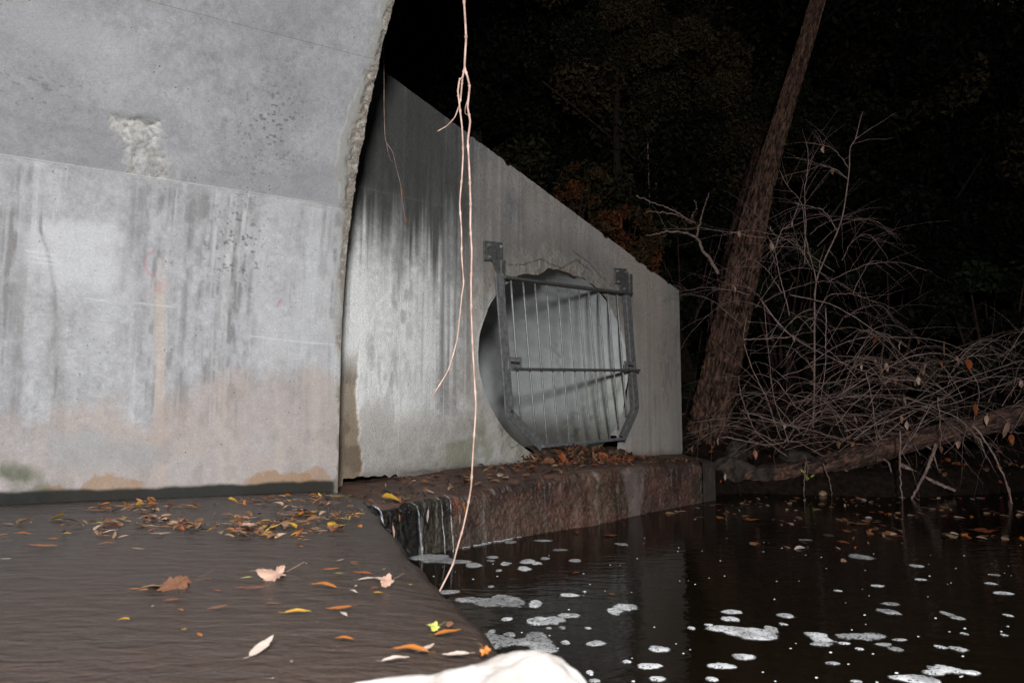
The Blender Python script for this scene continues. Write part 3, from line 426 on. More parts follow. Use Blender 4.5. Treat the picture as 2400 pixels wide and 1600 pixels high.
# ================================================================== the concrete barrel vault
vault = empty("culvert_vault", "pale grey concrete culvert arch with form joints, drip stains and broken edge", "culvert", loc=tuple(VP0))
def prof(t):
    """arc length -> overhang, height, normal angle (0 = vertical wall face), for the near half and over the crown"""
    t = np.asarray(t, float); tc = ZS+R*math.pi/2; fl_ = np.clip(t-tc, 0, CROWN); t2 = t-fl_
    th = np.clip((t2-ZS)/R, 0, math.pi)
    ov = R*(1-np.cos(th))+fl_; z = np.where(t2 < ZS, t2, ZS+R*np.sin(th)); z = np.where(t2 > ZS+math.pi*R, ZS-(t2-ZS-math.pi*R), z)
    return ov, z, th
def streak(s, z, freq, seed, lo=.45, hi=.75, zf=.5):
    return ss(lo, hi, fbm(s*freq, z*zf, 3, seed))
def vault_colour(s, z, t):
    n1 = fbm(s*1.3, z*1.3, 4, 1); n2 = fbm(s*6, z*6, 4, 2); n3 = fbm(s*26, z*26, 3, 3)
    base = np.array([.405, .405, .412]); col = base*(.86+.22*n1+.26*(n2-.5)+.34*(n3-.5)+.26*(fbm(s*75, z*75, 2, 4)-.5))[..., None]
    up = ss(1.885, 1.895, z)                       # the pours above the strong joint are smoother and greyer; overhang shade painted in too
    col = col*(1-.32*up-.16*(1-up)*ss(1.45, 1.85, z+.12*(n1-.5)))[..., None]
    col = mixc(col, (.225, .217, .228), .55*up*ss(.48, .72, fbm(s*1.6+3, z*2.6, 4, 44)))
    col = mixc(col, (.37, .37, .375), .4*up*ss(.52, .8, fbm(s*1.2+9, z*2.0, 3, 45)))
    wav = z-(2.112+.03*np.sin(s*3.0)+.02*(fbm(s*5, s*0, 2, 6)-.5))
    col = mixc(col, (.19, .185, .193), .35*bell(wav, 0, .012)*ss(1.2, 1.6, s)+.22*ss(0, -.01, wav)*ss(1.25, 1.6, s)*up)
    lowr = 1-up
    # paler area, top left of the lower pour
    br = ss(1.25, 1.5, s+.25*(n2-.5))*ss(1.1, 1.34, z+.2*(n2-.5))*ss(1.63, 1.55, z+.06*(n1-.5)+.04*np.sin(s*4)+.05*(n2-.5))*lowr
    col = mixc(col, (.53, .53, .54), .6*br)
    col = mixc(col, (.50, .50, .50), .5*lowr*ss(.5, .75, fbm(s*2.1, z*.7, 4, 71))*ss(.6, 1.0, z))
    # fine vertical drips
    brk_ = .25+1.25*ss(.3, .7, fbm(s*24, z*11, 3, 58)); sw = s+.012*(fbm(s*6, z*4, 2, 59)-.5)
    f1 = streak(sw, z, 17, 51, .42, .75)*brk_; f2 = streak(sw, z, 48, 52, .42, .78, 1.6)*brk_; f3 = streak(sw, z, 8, 57, .42, .72, .3)
    env = ss(1.88, 1.6, z)*ss(.15, .55, z)
    grp = np.clip(bell(s, 1.14, .17)*1.0 + bell(s, .76, .16)*.75 + bell(s, .28, .12)*.55 + bell(s, 1.93, .10)*.9 + bell(s, .08, .07)*.6, 0, 1)
    col = mixc(col, (.19, .185, .185), np.clip(lowr*grp*ss(1.89, 1.82, z)*ss(.25, .6, z)*(.75*f1+.45*f2+.25*f3), 0, .85))
    # dark left border of the main drip, and the narrow one further left
    c1 = 1.32-.09*(1.85-z)+.012*np.sin(z*9)
    col = mixc(col, (.15, .145, .145), .42*lowr*bell(s, c1, .028+.01*n2)*ss(.3, .6, z)*ss(1.89, 1.75, z)*(.5+.7*f2))
    c2 = np.interp(z, [.3, .42, .9, 1.2, 1.52], [1.63, 1.636, 1.693, 1.71, 1.80])+.006*np.sin(z*17)
    wd = np.interp(z, [.2, .42, .9, 1.2, 1.6], [.05, .045, .035, .014, .009])
    col = mixc(col, (.19, .18, .17), .75*lowr*bell(s, c2, wd)*ss(.25, .5, z)*ss(1.75, 1.5, z)*(.55+.6*f2))
    c3 = 1.90+.02*np.sin(z*5)
    col = mixc(col, (.2, .19, .185), .7*lowr*bell(s, c3, .045)*ss(.2, .6, z)*ss(1.7, 1.4, z)*(.5+.6*f1))
    # lime runs
    lime = streak(s, z, 30, 91, .62, .8, .5)
    col = mixc(col, (.60, .59, .58), np.clip(.5*lowr*lime*brk_*(.25+.75*grp)*ss(.3, .5, z), 0, .7))
    # warm run-off stripe under the spall and warm foot of the wall
    col = mixc(col, (.50, .41, .34), .6*lowr*bell(s, 1.165-.05*(1.3-z), .032)*ss(1.5, 1.2, z))
    wl = .52+.22*ss(1.25, .8, s)+.10*(fbm(s*5, s*0+1, 3, 13)-.5)-.1*ss(1.5, 1.9, s)+.30*(fbm(s*9, z*4, 4, 14)-.5)
    wm = ss(wl+.10, wl-.10, z)
    col = mixc(col, (.385, .305, .265), wm*(.28+.55*n2))
    col = mixc(col, (.48, .42, .37), .35*wm*streak(s, z, 12, 17, .5, .75, .8)); col = mixc(col, (.24, .22, .2), .3*wm*ss(.52, .7, fbm(s*10, z*8, 4, 18)))
    bl = ss(1.0, 1.22, s+.25*(n2-.5))*ss(1.8, 1.5, s+.2*(n2-.5))*ss(.12, .24, z+.12*(n2-.5))*ss(.46, .30, z+.2*(n2-.5))
    col = mixc(col, (.30, .32, .325), .5*bl)
    for (cs, cw, zh) in ((1.36, .19, .155), (.36, .30, .125), (.16, .12, .175), (1.65, .1, .11)):
        top = zh*(1-.6*((s-cs)/cw)**2)+.13*(n2-.5)+.05*(n3-.5)
        col = mixc(col, (.33, .205, .12), np.clip(.45+.5*n2, 0, .8)*ss(-.004, .016, top-z)*ss(1.05, .75, np.abs(s-cs)/cw+.3*(n2-.5)))
    mo = ss(.28, .18, z+.10*(n2-.5)+.10*ss(1.85, 1.6, s))*ss(1.55, 1.75, s+.1*(n1-.5))
    col = mixc(col, (.085, .10, .055), .8*mo*ss(.35, .6, n2))
    dl = .055+.025*(fbm(s*7, s*0+5, 3, 23)-.3)
    col = mixc(col, (.015, .017, .015), .96*ss(dl+.018, dl-.006, z+.02*(n2-.5)))
    # faint red spray marks
    r1 = np.abs(np.hypot((s-1.19)/.9, (z-1.40))-.075); col = mixc(col, (.42, .16, .17), .45*ss(.016, .004, r1)*ss(1.185, 1.21, s)*(.4+.8*n2))
    r2 = bell(s+(z-1.24)*.9, 1.18, .03)*bell(z, 1.235, .05); col = mixc(col, (.47, .24, .25), .5*r2*ss(.35, .6, n2))
    for (s0, z0, s1, z1) in ((.435, 1.235, .452, 1.20), (.445, 1.222, .425, 1.252)):
        tt = np.clip(((s-s0)*(s1-s0)+(z-z0)*(z1-z0))/((s1-s0)**2+(z1-z0)**2), 0, 1)
        col = mixc(col, (.45, .15, .17), .7*ss(.007, .002, np.hypot(s-s0-tt*(s1-s0), z-z0-tt*(z1-z0))))
    # pale scratches
    for (s0, z0, ln, sl) in ((1.86, 1.40, .16, -.05), (1.84, 1.37, .15, -.08), (1.83, 1.34, .12, -.02), (1.55, 1.16, .12, -.05), (1.28, 1.155, .2, -.03), (.62, 1.0, .45, -.06), (.25, .98, .4, -.03)):
        col = mixc(col, (.62, .62, .62), .5*bell(z, z0+sl*(s0-s), .004)*ss(0, .02, s-(s0-ln))*ss(s0+.02, s0, s)*lowr)
    # pock-marked zones
    col = mixc(col, (.30, .295, .29), .35*bell(z, 1.03+.004*(n2-.5), .004)*ss(.3, .6, fbm(s*6, z*0, 2, 63)))
    pk = ss(.70, .76, fbm(s*40, z*60, 2, 61))*np.clip(bell(s, .72, .2)*bell(z, 1.55, .28)+.8*bell(s, .6, .25)*bell(z, 2.3, .3)+.5*bell(s, 1.85, .25)*bell(z, 2.25, .15), 0, 1)
    col = mixc(col, (.07, .068, .066), .75*pk)
    return col*.80, pk
def spall_mask(s, z):
    n = fbm(s*9, z*9, 4, 33)
    w = np.interp(z, [.0, .9, 1.3, 1.7, 2.0, 2.25, 2.5, 2.75, 3.0, 3.4], [.006, .008, .014, .026, .05, .075, .06, .035, .03, .03])
    edge = ss(w*1.5+.02, w*.8, s+.09*(n-.5))
    halo = ss(w*2.2+.05, w*1.4, s+.10*(fbm(s*5, z*5, 3, 34)-.5))
    # the broken-out patch above the strong joint, running down to it
    zz = np.clip((z-1.89)/.30, 0, 1); cl = np.interp(zz, [0, .5, 1], [1.40, 1.44, 1.52]); cr = np.interp(zz, [0, .5, 1], [1.16, 1.22, 1.265])
    nm = fbm(s*16, z*16, 4, 37); m = ss(-.03, .03, s-cr+.09*(nm-.5))*ss(.03, -.03, s-cl+.09*(nm-.5))*ss(2.215, 2.165, z-.07*(nm-.5))*ss(1.885, 1.9, z)
    return edge, halo, m
def panel(t0, t1, fine, off, gap, groove):
    if fine:
        sv = np.concatenate([[0, 0, 0, 0, 0, .002], np.linspace(.006, 2.5, 380), np.linspace(2.6, 9, 18)])
        dp = np.concatenate([[.42, .2, .08, .03, .010, .003], np.zeros(398)])
        nt_ = max(6, int((t1-t0)/.0066))
    else:
        sv = np.concatenate([[0, 0], np.linspace(.01, 9, 24)]); dp = np.concatenate([[.42, .01], np.zeros(24)]); nt_ = max(5, int((t1-t0)/.12))
    tv = np.linspace(t0+gap, t1-gap, nt_); gd = np.zeros(nt_)
    tv = np.concatenate([[tv[0]], tv, [tv[-1]]]); gd = np.concatenate([[groove], gd, [groove]])
    S, T = np.meshgrid(sv, tv); D = np.broadcast_to(dp, S.shape) + gd[:, None]
    ov, z, th = prof(T)
    if fine:
        col, pk = vault_colour(S, z, T); e, halo, m = spall_mask(S, z)
        # depth along the end face reads the same break-up as the intrados
        n_hi = fbm(S*38, T*38, 4, 77); n_lo = fbm(S*11, T*11, 3, 78)
        D = D + e*((.002+.018*ss(.35, .7, n_lo))*ss(1.2, 2.1, z)+(.004+.010*ss(1.2, 2.1, z))*(n_hi-.4)+.010*(fbm(S*90, T*90, 2, 76)-.5)*ss(1.2, 2.0, z)) + m*(.022*n_lo*ss(1.95, 2.15, z)+.020*(n_hi-.4)) + .0022*(fbm(S*4, T*4, 3, 79)-.5) + pk*.004
        drip = m*0+ss(1.0, .0, np.abs(S-1.27)/.13)*ss(1.86, 1.9, z)*0
        col = mixc(col, (.20, .195, .17), .55*halo*ss(.55, 1.2, z)+.25*halo)
        col = mixc(col, (.155, .128, .105), .85*e*ss(.35, .6, 1-n_hi+.2)); col = mixc(col, (.34, .32, .28), .55*e*ss(.55, .75, n_hi))
        bd = bell(ss(.2, .8, halo), .5, .22)*ss(1.2, 1.5, z); col = mixc(col, (.46, .46, .45), .28*bd*ss(.4, .65, n_lo))
        up_ = ss(2.02, 2.14, z+.1*(n_lo-.5)); col = mixc(col, (.44, .425, .39), .7*m*ss(.28, .58, n_hi)*(.6+.4*up_)); col = mixc(col, (.20, .19, .17), .6*m*ss(.48, .66, fbm(S*22, T*6, 3, 36))*(1.1-.6*up_)); col = mixc(col, (.10, .095, .09), .5*bell(z, 2.205, .02)*ss(1.25, 1.32, S)*ss(1.52, 1.46, S)*ss(.3, .6, n_lo))
        col = mixc(col, (.46, .455, .44), .7*bell(z, 1.889, .004)*ss(.3, .6, fbm(S*3, z*0, 2, 88)+.1)*ss(.05, .5, S))
        for j0 in (1.88, 2.755):
            col = mixc(col, (.2, .195, .19), .45*bell(z, j0-.012, .012)*ss(.4, .7, fbm(S*7, z*0, 2, 87)))
        wet = 0*z
    else:
        col = np.full(S.shape+(3,), .36)*(.85+.3*fbm(S*1.2, T*1.2, 3, 2))[..., None]; wet = np.zeros(S.shape)
    sd = S + (e*.007*(n_hi-.2)*ss(.8, 2.0, z) if fine else 0)*np.where(S < .02, 1, 0)
    D = D + off
    P = -sd[..., None]*DV + ov[..., None]*NV + z[..., None]*ZH
    Nn = np.cos(th)[..., None]*NV - np.sin(th)[..., None]*ZH
    P = P - Nn*D[..., None]
    o = link("concrete_panel", mesh_np("concrete_panel", P, grid_quads(*S.shape), smooth=not fine, col=col, wet=wet), M_VAULT, vault)
    return o
T3, T4 = ZS+R*math.asin((1.887-ZS)/R), ZS+R*math.asin((2.755-ZS)/R)
edges = [-1.05, T3, T4, T4+.96, T4+1.92, T4+2.88, T4+3.84, T4+4.8, T4+5.76, T4+6.72, T4+7.68, T4+8.64, T4+9.6, T4+10.56, T4+11.52, ZS*2+math.pi*R+CROWN+1.05]
offs = [0, -.006, .0]+[.002]*20; grooves = [.02, .02, .02]+[.02]*20
for i in range(len(edges)-1):
    panel(edges[i], edges[i+1], i < 3, offs[i], .0 if i < 2 else .0012, grooves[i])
# outer shell behind the panels
tv = np.linspace(-1.05, ZS*2+math.pi*R+CROWN+1.05, 80); ov, z, th = prof(tv); sv = np.array([.004, 9.0]); S, T = np.meshgrid(sv, tv); ov, z, th = prof(T)
P = -S[..., None]*DV + ov[..., None]*NV + z[..., None]*ZH - (np.cos(th)[..., None]*NV - np.sin(th)[..., None]*ZH)*.42
link("outer_shell", mesh_np("outer_shell", P, grid_quads(*S.shape), col=np.full(S.shape+(3,), .25)), M_VAULT, vault)

# ================================================================== wing wall with its pipe mouth
wing = empty("wing_wall", "sloping grey concrete wing wall with a round barred pipe mouth", "wall", loc=tuple(WP0))
HC, HA, HB = (3.05, 1.075), 1.44, 1.005
def ell(u, z): return np.hypot((u-HC[0])/HA, (z-HC[1])/HB)
us = np.concatenate([np.linspace(-1.0, -.2, 14), np.linspace(-.18, 5.97, 560)]); nz = 330
zb = np.where(us < .58, .035+.05*(fbm(us*16, us*0, 4, 3)-.5), -.16)
zb = np.where(us < .02, -.1, zb); zb = np.where((us > .58), -.16, zb)
tt = np.linspace(0, 1, nz); U, Tt = np.meshgrid(us, tt); Z = zb[None, :]*(1-Tt)+(wtop(U)-.03*ss(.62, .8, fbm(U*5, U*0, 4, 99))-.010*fbm(U*18, U*0+2, 3, 98))*Tt
ang = np.arctan2((Z-HC[1])/HB, (U-HC[0])/HA)
jag = 1+.020*(fbm(ang*5+20, ang*0, 4, 5)-.5)+.03*(vn(ang*14+50, ang*0, 6)-.5)*ss(.2, 1., np.sin(ang)) - .05*bell(ang, 1.95, .14)+.04*bell(ang, 1.05, .22)+.03*bell(ang, 2.6, .1)
r = ell(U, Z)/jag
# the mouth is broken open down to the ledge
brk = (U > 2.55) & (U < 4.18+.1*(fbm(Z*9, Z*0, 2, 4)-.5)) & (Z < HC[1]-.75)
snap = np.abs(r-1) < .011
f = np.where(snap & ~brk, 1/np.maximum(r, 1e-6), 1.0)
U2 = HC[0]+(U-HC[0])*f; Z2 = HC[1]+(Z-HC[1])*f; r2 = ell(U2, Z2)/jag
def wall_colour(u, z, r):
    n1 = fbm(u*.9, z*.9, 4, 101); n2 = fbm(u*5, z*5, 4, 102); n3 = fbm(u*22, z*22, 3, 103)
    col = np.array([.60, .60, .58])*(.80+.28*n1+.52*(n2-.5)+.5*(n3-.5)+.3*(fbm(u*60, z*60, 2, 104)-.5))[..., None]
    h = wtop(u)-z
    col = mixc(col, (.80, .80, .775), .85*ss(1.25, .5, u+.3*(n1-.5))*ss(1.9, 1.3, z)*ss(.25, .5, z))
    # black weathering that runs down from the top, with painted arch-edge shade upper left
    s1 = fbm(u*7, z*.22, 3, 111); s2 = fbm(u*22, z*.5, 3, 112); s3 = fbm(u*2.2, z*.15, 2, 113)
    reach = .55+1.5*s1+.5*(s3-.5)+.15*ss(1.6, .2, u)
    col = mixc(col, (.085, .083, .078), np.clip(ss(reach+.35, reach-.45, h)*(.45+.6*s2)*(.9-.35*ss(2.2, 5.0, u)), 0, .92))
    col = mixc(col, (.045, .044, .042), np.clip(.95*ss(2.3, .9, u)*ss(1.75+.9*(s1-.5), 2.35+.9*(s1-.5), z+.5*(s2-.5)), 0, .93)); col = mixc(col, (.14, .138, .13), np.clip(.55*ss(.52, .66, s1)*ss(.45, .7, s2)*(.35+.65*ss(.7, 1.1, u))*ss(.35, 1.0, z)*ss(2.3, 1.7, u), 0, .7))  # upper left: dark staining deepened to hold the arch edge's soft shadow
    col = mixc(col, (.2, .185, .175), .6*bell(u, 1.13, .16)*ss(.3, .8, z)*ss(2.3, 1.5, z)*ss(.3, .6, s2))
    lm = fbm(u*34, z*.9, 3, 135); col = mixc(col, (.80, .80, .77), .55*ss(.55, .75, lm)*ss(2.2, 1.2, z+.5*(s1-.5))*ss(.35, .7, z)*ss(1.9, 1.2, u))
    col = mixc(col, (.36, .35, .34), .28*ss(.45, .7, fbm(u*6+4, z*2.4, 5, 136))*ss(1.9, 1.1, u)*ss(.3, .8, z)*ss(2.0, 1.6, z)*ss(.4, .7, fbm(u*34, z*26, 2, 137)+.1))
    # brown-grey right hand end
    col = mixc(col, (.44, .37, .315), .75*ss(3.7, 4.7, u+.25*(n1-.5)))
    col = mixc(col, (.30, .285, .25), .5*ss(.5, .72, s2)*ss(4.4, 4.8, u)); col = mixc(col, (.30, .30, .285), .5*ss(5.55, 5.75, u))
    col = mixc(col, (.40, .335, .29), .45*ss(.45, .7, fbm(u*1.1+6, z*.8, 3, 138))*ss(.9, 1.6, u))
    # darker dirt over the pipe, patched mortar round its mouth
    col = mixc(col, (.15, .142, .13), .6*bell(r, 1.25, .2)*ss(1.5, 1.95, z)*(.5+.6*n2))
    mt = ss(1.30, 1.14, r+.22*(n2-.5))*ss(1.4, 1.9, z+.5*(n1-.5)); col = mixc(col, (.27, .25, .215), .55*mt)
    col = mixc(col, (.20, .135, .10), .55*mt*ss(.55, .75, fbm(u*11, z*13, 3, 119)))
    # tide marks: brown, green and pale flakes near the foot
    z0 = .50+.16*(fbm(u*4, u*0, 3, 121)-.5)
    ft = ss(z0+.12, z0-.12, z)
    col = mixc(col, (.30, .255, .215), .65*ft*(.6+.5*n2)*ss(2.4, 1.2, u)); col = mixc(col, (.20, .205, .12), .55*ft*ss(.45, .65, fbm(u*3, z*5, 4, 122))*ss(.4, 1.3, u)*ss(3.2, 1.8, u))
    col = mixc(col, (.30, .29, .235), .5*ss(1.22, 1.08, r)*ss(.9, .4, z)*ss(3, 2.2, u))
    col = mixc(col, (.44, .41, .38), .6*ss(.60, .66, fbm(u*4.5, z*2.0, 4, 124))*ss(.75, .5, z)*ss(.2, .35, z))
    col = mixc(col, (.16, .14, .12), .75*ss(.16, .02, z+.06*(n2-.5)))
    # bare brown strip where the skin has come off beside the arch
    bx = .15+.09*(fbm(z*9, z*0, 4, 125)-.5)+.05*ss(.55, .3, z)+.02*(n3-.5)
    bm = ss(bx, bx-.012, u)*ss(1.15, .80, z+.12*n2); col = mixc(col, (.235, .175, .11), .85*bm); col = mixc(col, (.09, .06, .045), .5*bm*ss(.55, .7, n2))
    # cracks
    for pts in (((2.25, .55), (2.33, .42), (2.40, .22), (2.44, .05)), ((2.1, .22), (2.3, .28), (2.47, .20)), ((2.05, 1.98), (2.3, 2.02), (2.6, 2.13), (3.0, 2.10), (3.3, 2.24), (3.6, 2.17)), ((3.25, 2.33), (3.6, 2.25), (3.95, 2.1))):
        for (a0, b0), (a1, b1) in zip(pts[:-1], pts[1:]):
            wob = .02*(fbm(u*13, z*13, 3, 131)-.5); q = np.clip(((u-a0)*(a1-a0)+(z-b0)*(b1-b0))/((a1-a0)**2+(b1-b0)**2), 0, 1)
            dd = np.hypot(u+wob-a0-q*(a1-a0), z+wob-b0-q*(b1-b0)); col = mixc(col, (.05, .045, .04), .75*ss(.012, .003, dd))
    gk = ss(.5, .72, fbm(u*3.1, z*1.4, 5, 132)); col = mixc(col, (.17, .165, .155), .45*gk*ss(.4, .9, z)*ss(.35, .65, fbm(u*28, z*10, 3, 133)))
    col = mixc(col, (.13, .11, .095), .8*bell(z, .055+.05*(fbm(u*7, u*0, 3, 134)-.5), .012)*ss(.6, .8, u)*ss(2.6, 2.4, u))
    # faint pour line
    pl = z-(2.02+.07*u); col = mixc(col, (.12, .115, .11), .4*bell(pl, .25, .008)*ss(1.4, 1.0, u))
    return col, bm, mt
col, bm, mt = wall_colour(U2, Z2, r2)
n_hi = fbm(U2*30, Z2*30, 4, 141); n_lo = fbm(U2*7, Z2*7, 3, 142)
rel = .004*(fbm(U2*2, Z2*2, 3, 143)-.5)+.003*(n_hi-.5) - bm*(.012+.006*n_hi) + mt*(.02*(n_lo-.35)+.006*(n_hi-.5))
rel += .035*ss(1.25, 1.02, r2)*ss(.9, .3, Z2)*ss(2.9, 2.3, U2)*n_lo - .03*ss(.12, .0, Z2)*ss(.6, .75, U2)*n_lo
edge_in = ss(.03, 0, 1-Tt)*0
TH = .45
P = W(U2, Z2, rel)-WP0
nr, nc = U.shape; q = grid_quads(nr, nc)
cu = U2.ravel()[q].mean(1); cz = Z2.ravel()[q].mean(1); cr = (r2.ravel()[q]).mean(1)
cbrk = brk.ravel()[q].sum(1) >= 3
keep = ~((cr < .999) | cbrk)
q = q[keep]
V = P.reshape(-1, 3); C = col.reshape(-1, 3)
# coping, end and back of the wall
nb = len(V); top = V[(nr-1)*nc:nr*nc]; ex = []
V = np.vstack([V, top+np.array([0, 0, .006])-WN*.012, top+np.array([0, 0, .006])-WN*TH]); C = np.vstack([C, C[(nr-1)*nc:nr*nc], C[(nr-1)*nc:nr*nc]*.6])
i = np.arange(nc-1); t0 = (nr-1)*nc
ex.append(np.stack([t0+i, t0+i+1, nb+i+1, nb+i], 1)); ex.append(np.stack([nb+i, nb+i+1, nb+nc+i+1, nb+nc+i], 1))
rc = np.arange(nr)*nc+nc-1; nb2 = len(V); rv = V[rc]; V = np.vstack([V, rv-WN*.012+WE*.008, rv-WN*TH+WE*.008]); C = np.vstack([C, C[rc], C[rc]*.8])
j = np.arange(nr-1); ex.append(np.stack([rc[j], nb2+j, nb2+j+1, rc[j+1]], 1)); ex.append(np.stack([nb2+j, nb2+nr+j, nb2+nr+j+1, nb2+j+1], 1))
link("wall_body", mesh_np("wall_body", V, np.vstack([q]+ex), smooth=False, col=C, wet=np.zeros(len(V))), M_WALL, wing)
# pipe lining behind the mouth
pa = np.linspace(0, 2*math.pi, 221)[:-1]; dep = np.concatenate([np.linspace(-.004, .12, 7), np.linspace(.16, 4.2, 90)])
A, Dp = np.meshgrid(pa, dep)
jg = 1+.020*(fbm(np.arctan2(np.sin(A), np.cos(A))*5+20, A*0, 4, 5)-.5)
flr = 1-.10*ss(.25, 1.0, -np.sin(A))*0
k = jg*ss(.25, 0, Dp)+1.0*(1-ss(.25, 0, Dp)); rough_ = .02*(fbm(A*6, Dp*6, 4, 151)-.5)*ss(.0, .3, Dp)
lump = .10*bell(np.arctan2(np.sin(A), np.cos(A)), -.25, .28)*bell(Dp, .2, .35)*fbm(A*9, Dp*6, 3, 152)
k = (k-rough_-lump)*1.012
Pp = W(HC[0]+HA*k*np.cos(A), HC[1]+HB*k*np.sin(A), -Dp)-WP0
n1 = fbm(A*2, Dp*1.4, 4, 153); n2 = fbm(A*14, Dp*12, 4, 154)
cl = np.array([.52, .525, .52])*(.75+.3*n1+.25*(n2-.5))[..., None]
bt = ss(-.35, -.8, np.sin(A)); cl = mixc(cl, (.115, .10, .07), .8*bt); cl = mixc(cl, (.35, .37, .27), .5*bell(A % (2*math.pi), 5.95, .35)*bell(Dp, .25, .4))
cl = mixc(cl, (.05, .045, .04), .6*ss(.6, .7, n2)*bell(A, 5.6, .25)*bell(Dp, .5, .3))
wv = A % (2*math.pi); zig = Dp-(1.0+.035*np.sin(wv*45)); cl = mixc(cl, (.17, .17, .165), .5*bell(zig, 0, .02)*ss(.65, .3, wv)*1.0)  # wavy dark line is a spiral shadow painted on the lining
lining = link("pipe_lining", mesh_np("pipe_lining", Pp, grid_quads(len(dep), len(pa), close=True), smooth=True, col=cl, wet=bt*.6), M_PIPE, wing)
m = MB(); cap = [W(HC[0]+HA*1.05*math.cos(a), HC[1]+HB*1.05*math.sin(a), -4.2)-WP0 for a in np.linspace(0, 2*math.pi, 33)[:-1]]; m.prism(cap, -WN*.1)
m.build("pipe_end", M_DARKSTEEL, wing)
# mud and broken rubble that closes the gap below the mouth
uu = np.linspace(2.42, 4.32, 120); dd = np.linspace(-.9, .34, 70); U_, D_ = np.meshgrid(uu, dd)
zz = .02+.17*ss(.30, -.05, D_)*(.75+.5*fbm(U_*3, D_*3, 3, 161))+.035*(fbm(U_*16, D_*16, 4, 162)-.5)-.05*ss(.2, .34, D_)-.1*ss(2.6, 2.42, U_)*ss(0, .2, D_)
cm = np.array([.075, .045, .032])*(.6+.9*fbm(U_*9, D_*9, 4, 163))[..., None]
mud = link("mud_mound", mesh_np("mud_mound", W(U_, zz, D_), grid_quads(70, 120), smooth=True, col=cm, wet=np.full(U_.shape, .3)), M_FOOT)
tag(mud, "low mound of dark mud and silt spilling from the pipe mouth", "mud")

# ================================================================== footing ledge under the wing wall
FD = 0.98
def ftop(u): return np.interp(u, [-1.6, -.7, -.25, .08, .74, 1.54, 2.34, 4.3, 6], [-.045, -.05, -.058, -.03, .004, .05, .052, .04, .03])
us = np.linspace(-1.5, 4.30, 560)
dt = np.linspace(-1.35, FD-.05, 90); arcn = np.linspace(0, math.pi/2, 8)[1:]; fz = np.linspace(-.055, -1.05, 82)
rows = []; colr = []; wets = []
def foot_colour(u, q, front):
    n1 = fbm(u*2.2, q*2.2, 4, 171); n2 = fbm(u*11, q*6, 4, 172); st = fbm(u*14, q*5, 4, 173)
    c = np.array([.12, .062, .046])*(.55+.6*n1+.9*(n2-.5)+.35*(st-.5)+.5*(fbm(u*45, q*40, 3, 176)-.5))[..., None]
    c = mixc(c, (.004, .0037, .0035), .97*ss(.17, .04, u+.05*(n2-.5))*front)
    c = mixc(c, (.13, .085, .062), .5*front*bell(u, 1.95, .3)*ss(.35, .6, n2))
    pt = front*ss(2.42-.25*(q+.05), 2.5-.25*(q+.05), u+.04*(n2-.5))*ss(2.95, 2.86, u-.25*(-.1-q)*-1+.05*(n2-.5))*ss(.1, -.06, q)
    c = mixc(c, (.035, .024, .019), .75*ss(.44, .62, fbm(u*2.6, q*3.2, 4, 177))*front); c = mixc(c, (.26, .20, .185), .85*pt)
    c = mixc(c, (.20, .175, .155), .5*ss(.70, .8, fbm(u*26, q*3, 3, 174))*front)
    c = mixc(c, (.07, .06, .04), .35*ss(.55, .7, fbm(u*3, q*4, 3, 175)))
    return c, pt
for k in dt:
    z = ftop(us)+.022*(FD-k)/FD + .022*(fbm(us*6, us*0+k*6, 4, 181)-.5) - .035*ss(.55, .8, fbm(us*4.5, us*0+7, 3, 188))*ss(FD-.22, FD-.05, k)
    rows.append((us, z, np.full_like(us, k), us*0+k, 0.0))
for a in arcn: rows.append((us, ftop(us)-.035*ss(.55, .8, fbm(us*4.5, us*0+7, 3, 188))-.05*(1-math.cos(a))*1.0, np.full_like(us, FD-.05+.05*math.sin(a)), us*0-.0, 1.0))
for z in fz: rows.append((us, ftop(us)+z, np.full_like(us, FD), us*0+z, 1.0))
U = np.array([r_[0] for r_ in rows]); Zz = np.array([r_[1] for r_ in rows]); Wq = np.array([r_[2] for r_ in rows]); Q = np.array([r_[3] for r_ in rows]); FR = np.array([np.full_like(us, r_[4]) for r_ in rows])
cF, pt = foot_colour(U, Q, FR)
nh = fbm(U*30, Zz*30+Wq*20, 4, 183); nl = fbm(U*5, Zz*4, 3, 184)
lumps = FR*bell(U, 1.95, .38)*(.10*(fbm(U*6, Zz*6, 4, 185)-.3)+.05*ss(.1, -.4, Q))
Wq = Wq + FR*(.022*(nh-.5)+.025*(nl-.5)+.016*(fbm(U*13, Zz*13, 4, 187)-.5)+.014*(fbm(U*60, Zz*45, 3, 186)-.5))*(1-.7*pt) + lumps + FR*.02*ss(2.95, 2.7, U)*ss(.6, 1.6, U)
# the far end runs back to the corner of the wall
endm = ss(4.15, 4.3, U); U = U + endm*(5.98-4.32)*np.clip((FD-Wq)/FD, 0, 1.2)
foot = empty("footing_ledge", "rough wet brown concrete ledge at the foot of the wing wall", "ledge", loc=tuple(WP0))
wet = np.clip(.45+.75*(nh-.3)*FR+.5*FR*bell(U, 1.9, .6)+.9*FR*ss(.2, .0, U), 0, 1)
link("ledge_body", mesh_np("ledge_body", W(U, Zz, Wq)-WP0, grid_quads(len(rows), len(us)), smooth=False, col=cF, wet=wet), M_FOOT, foot)
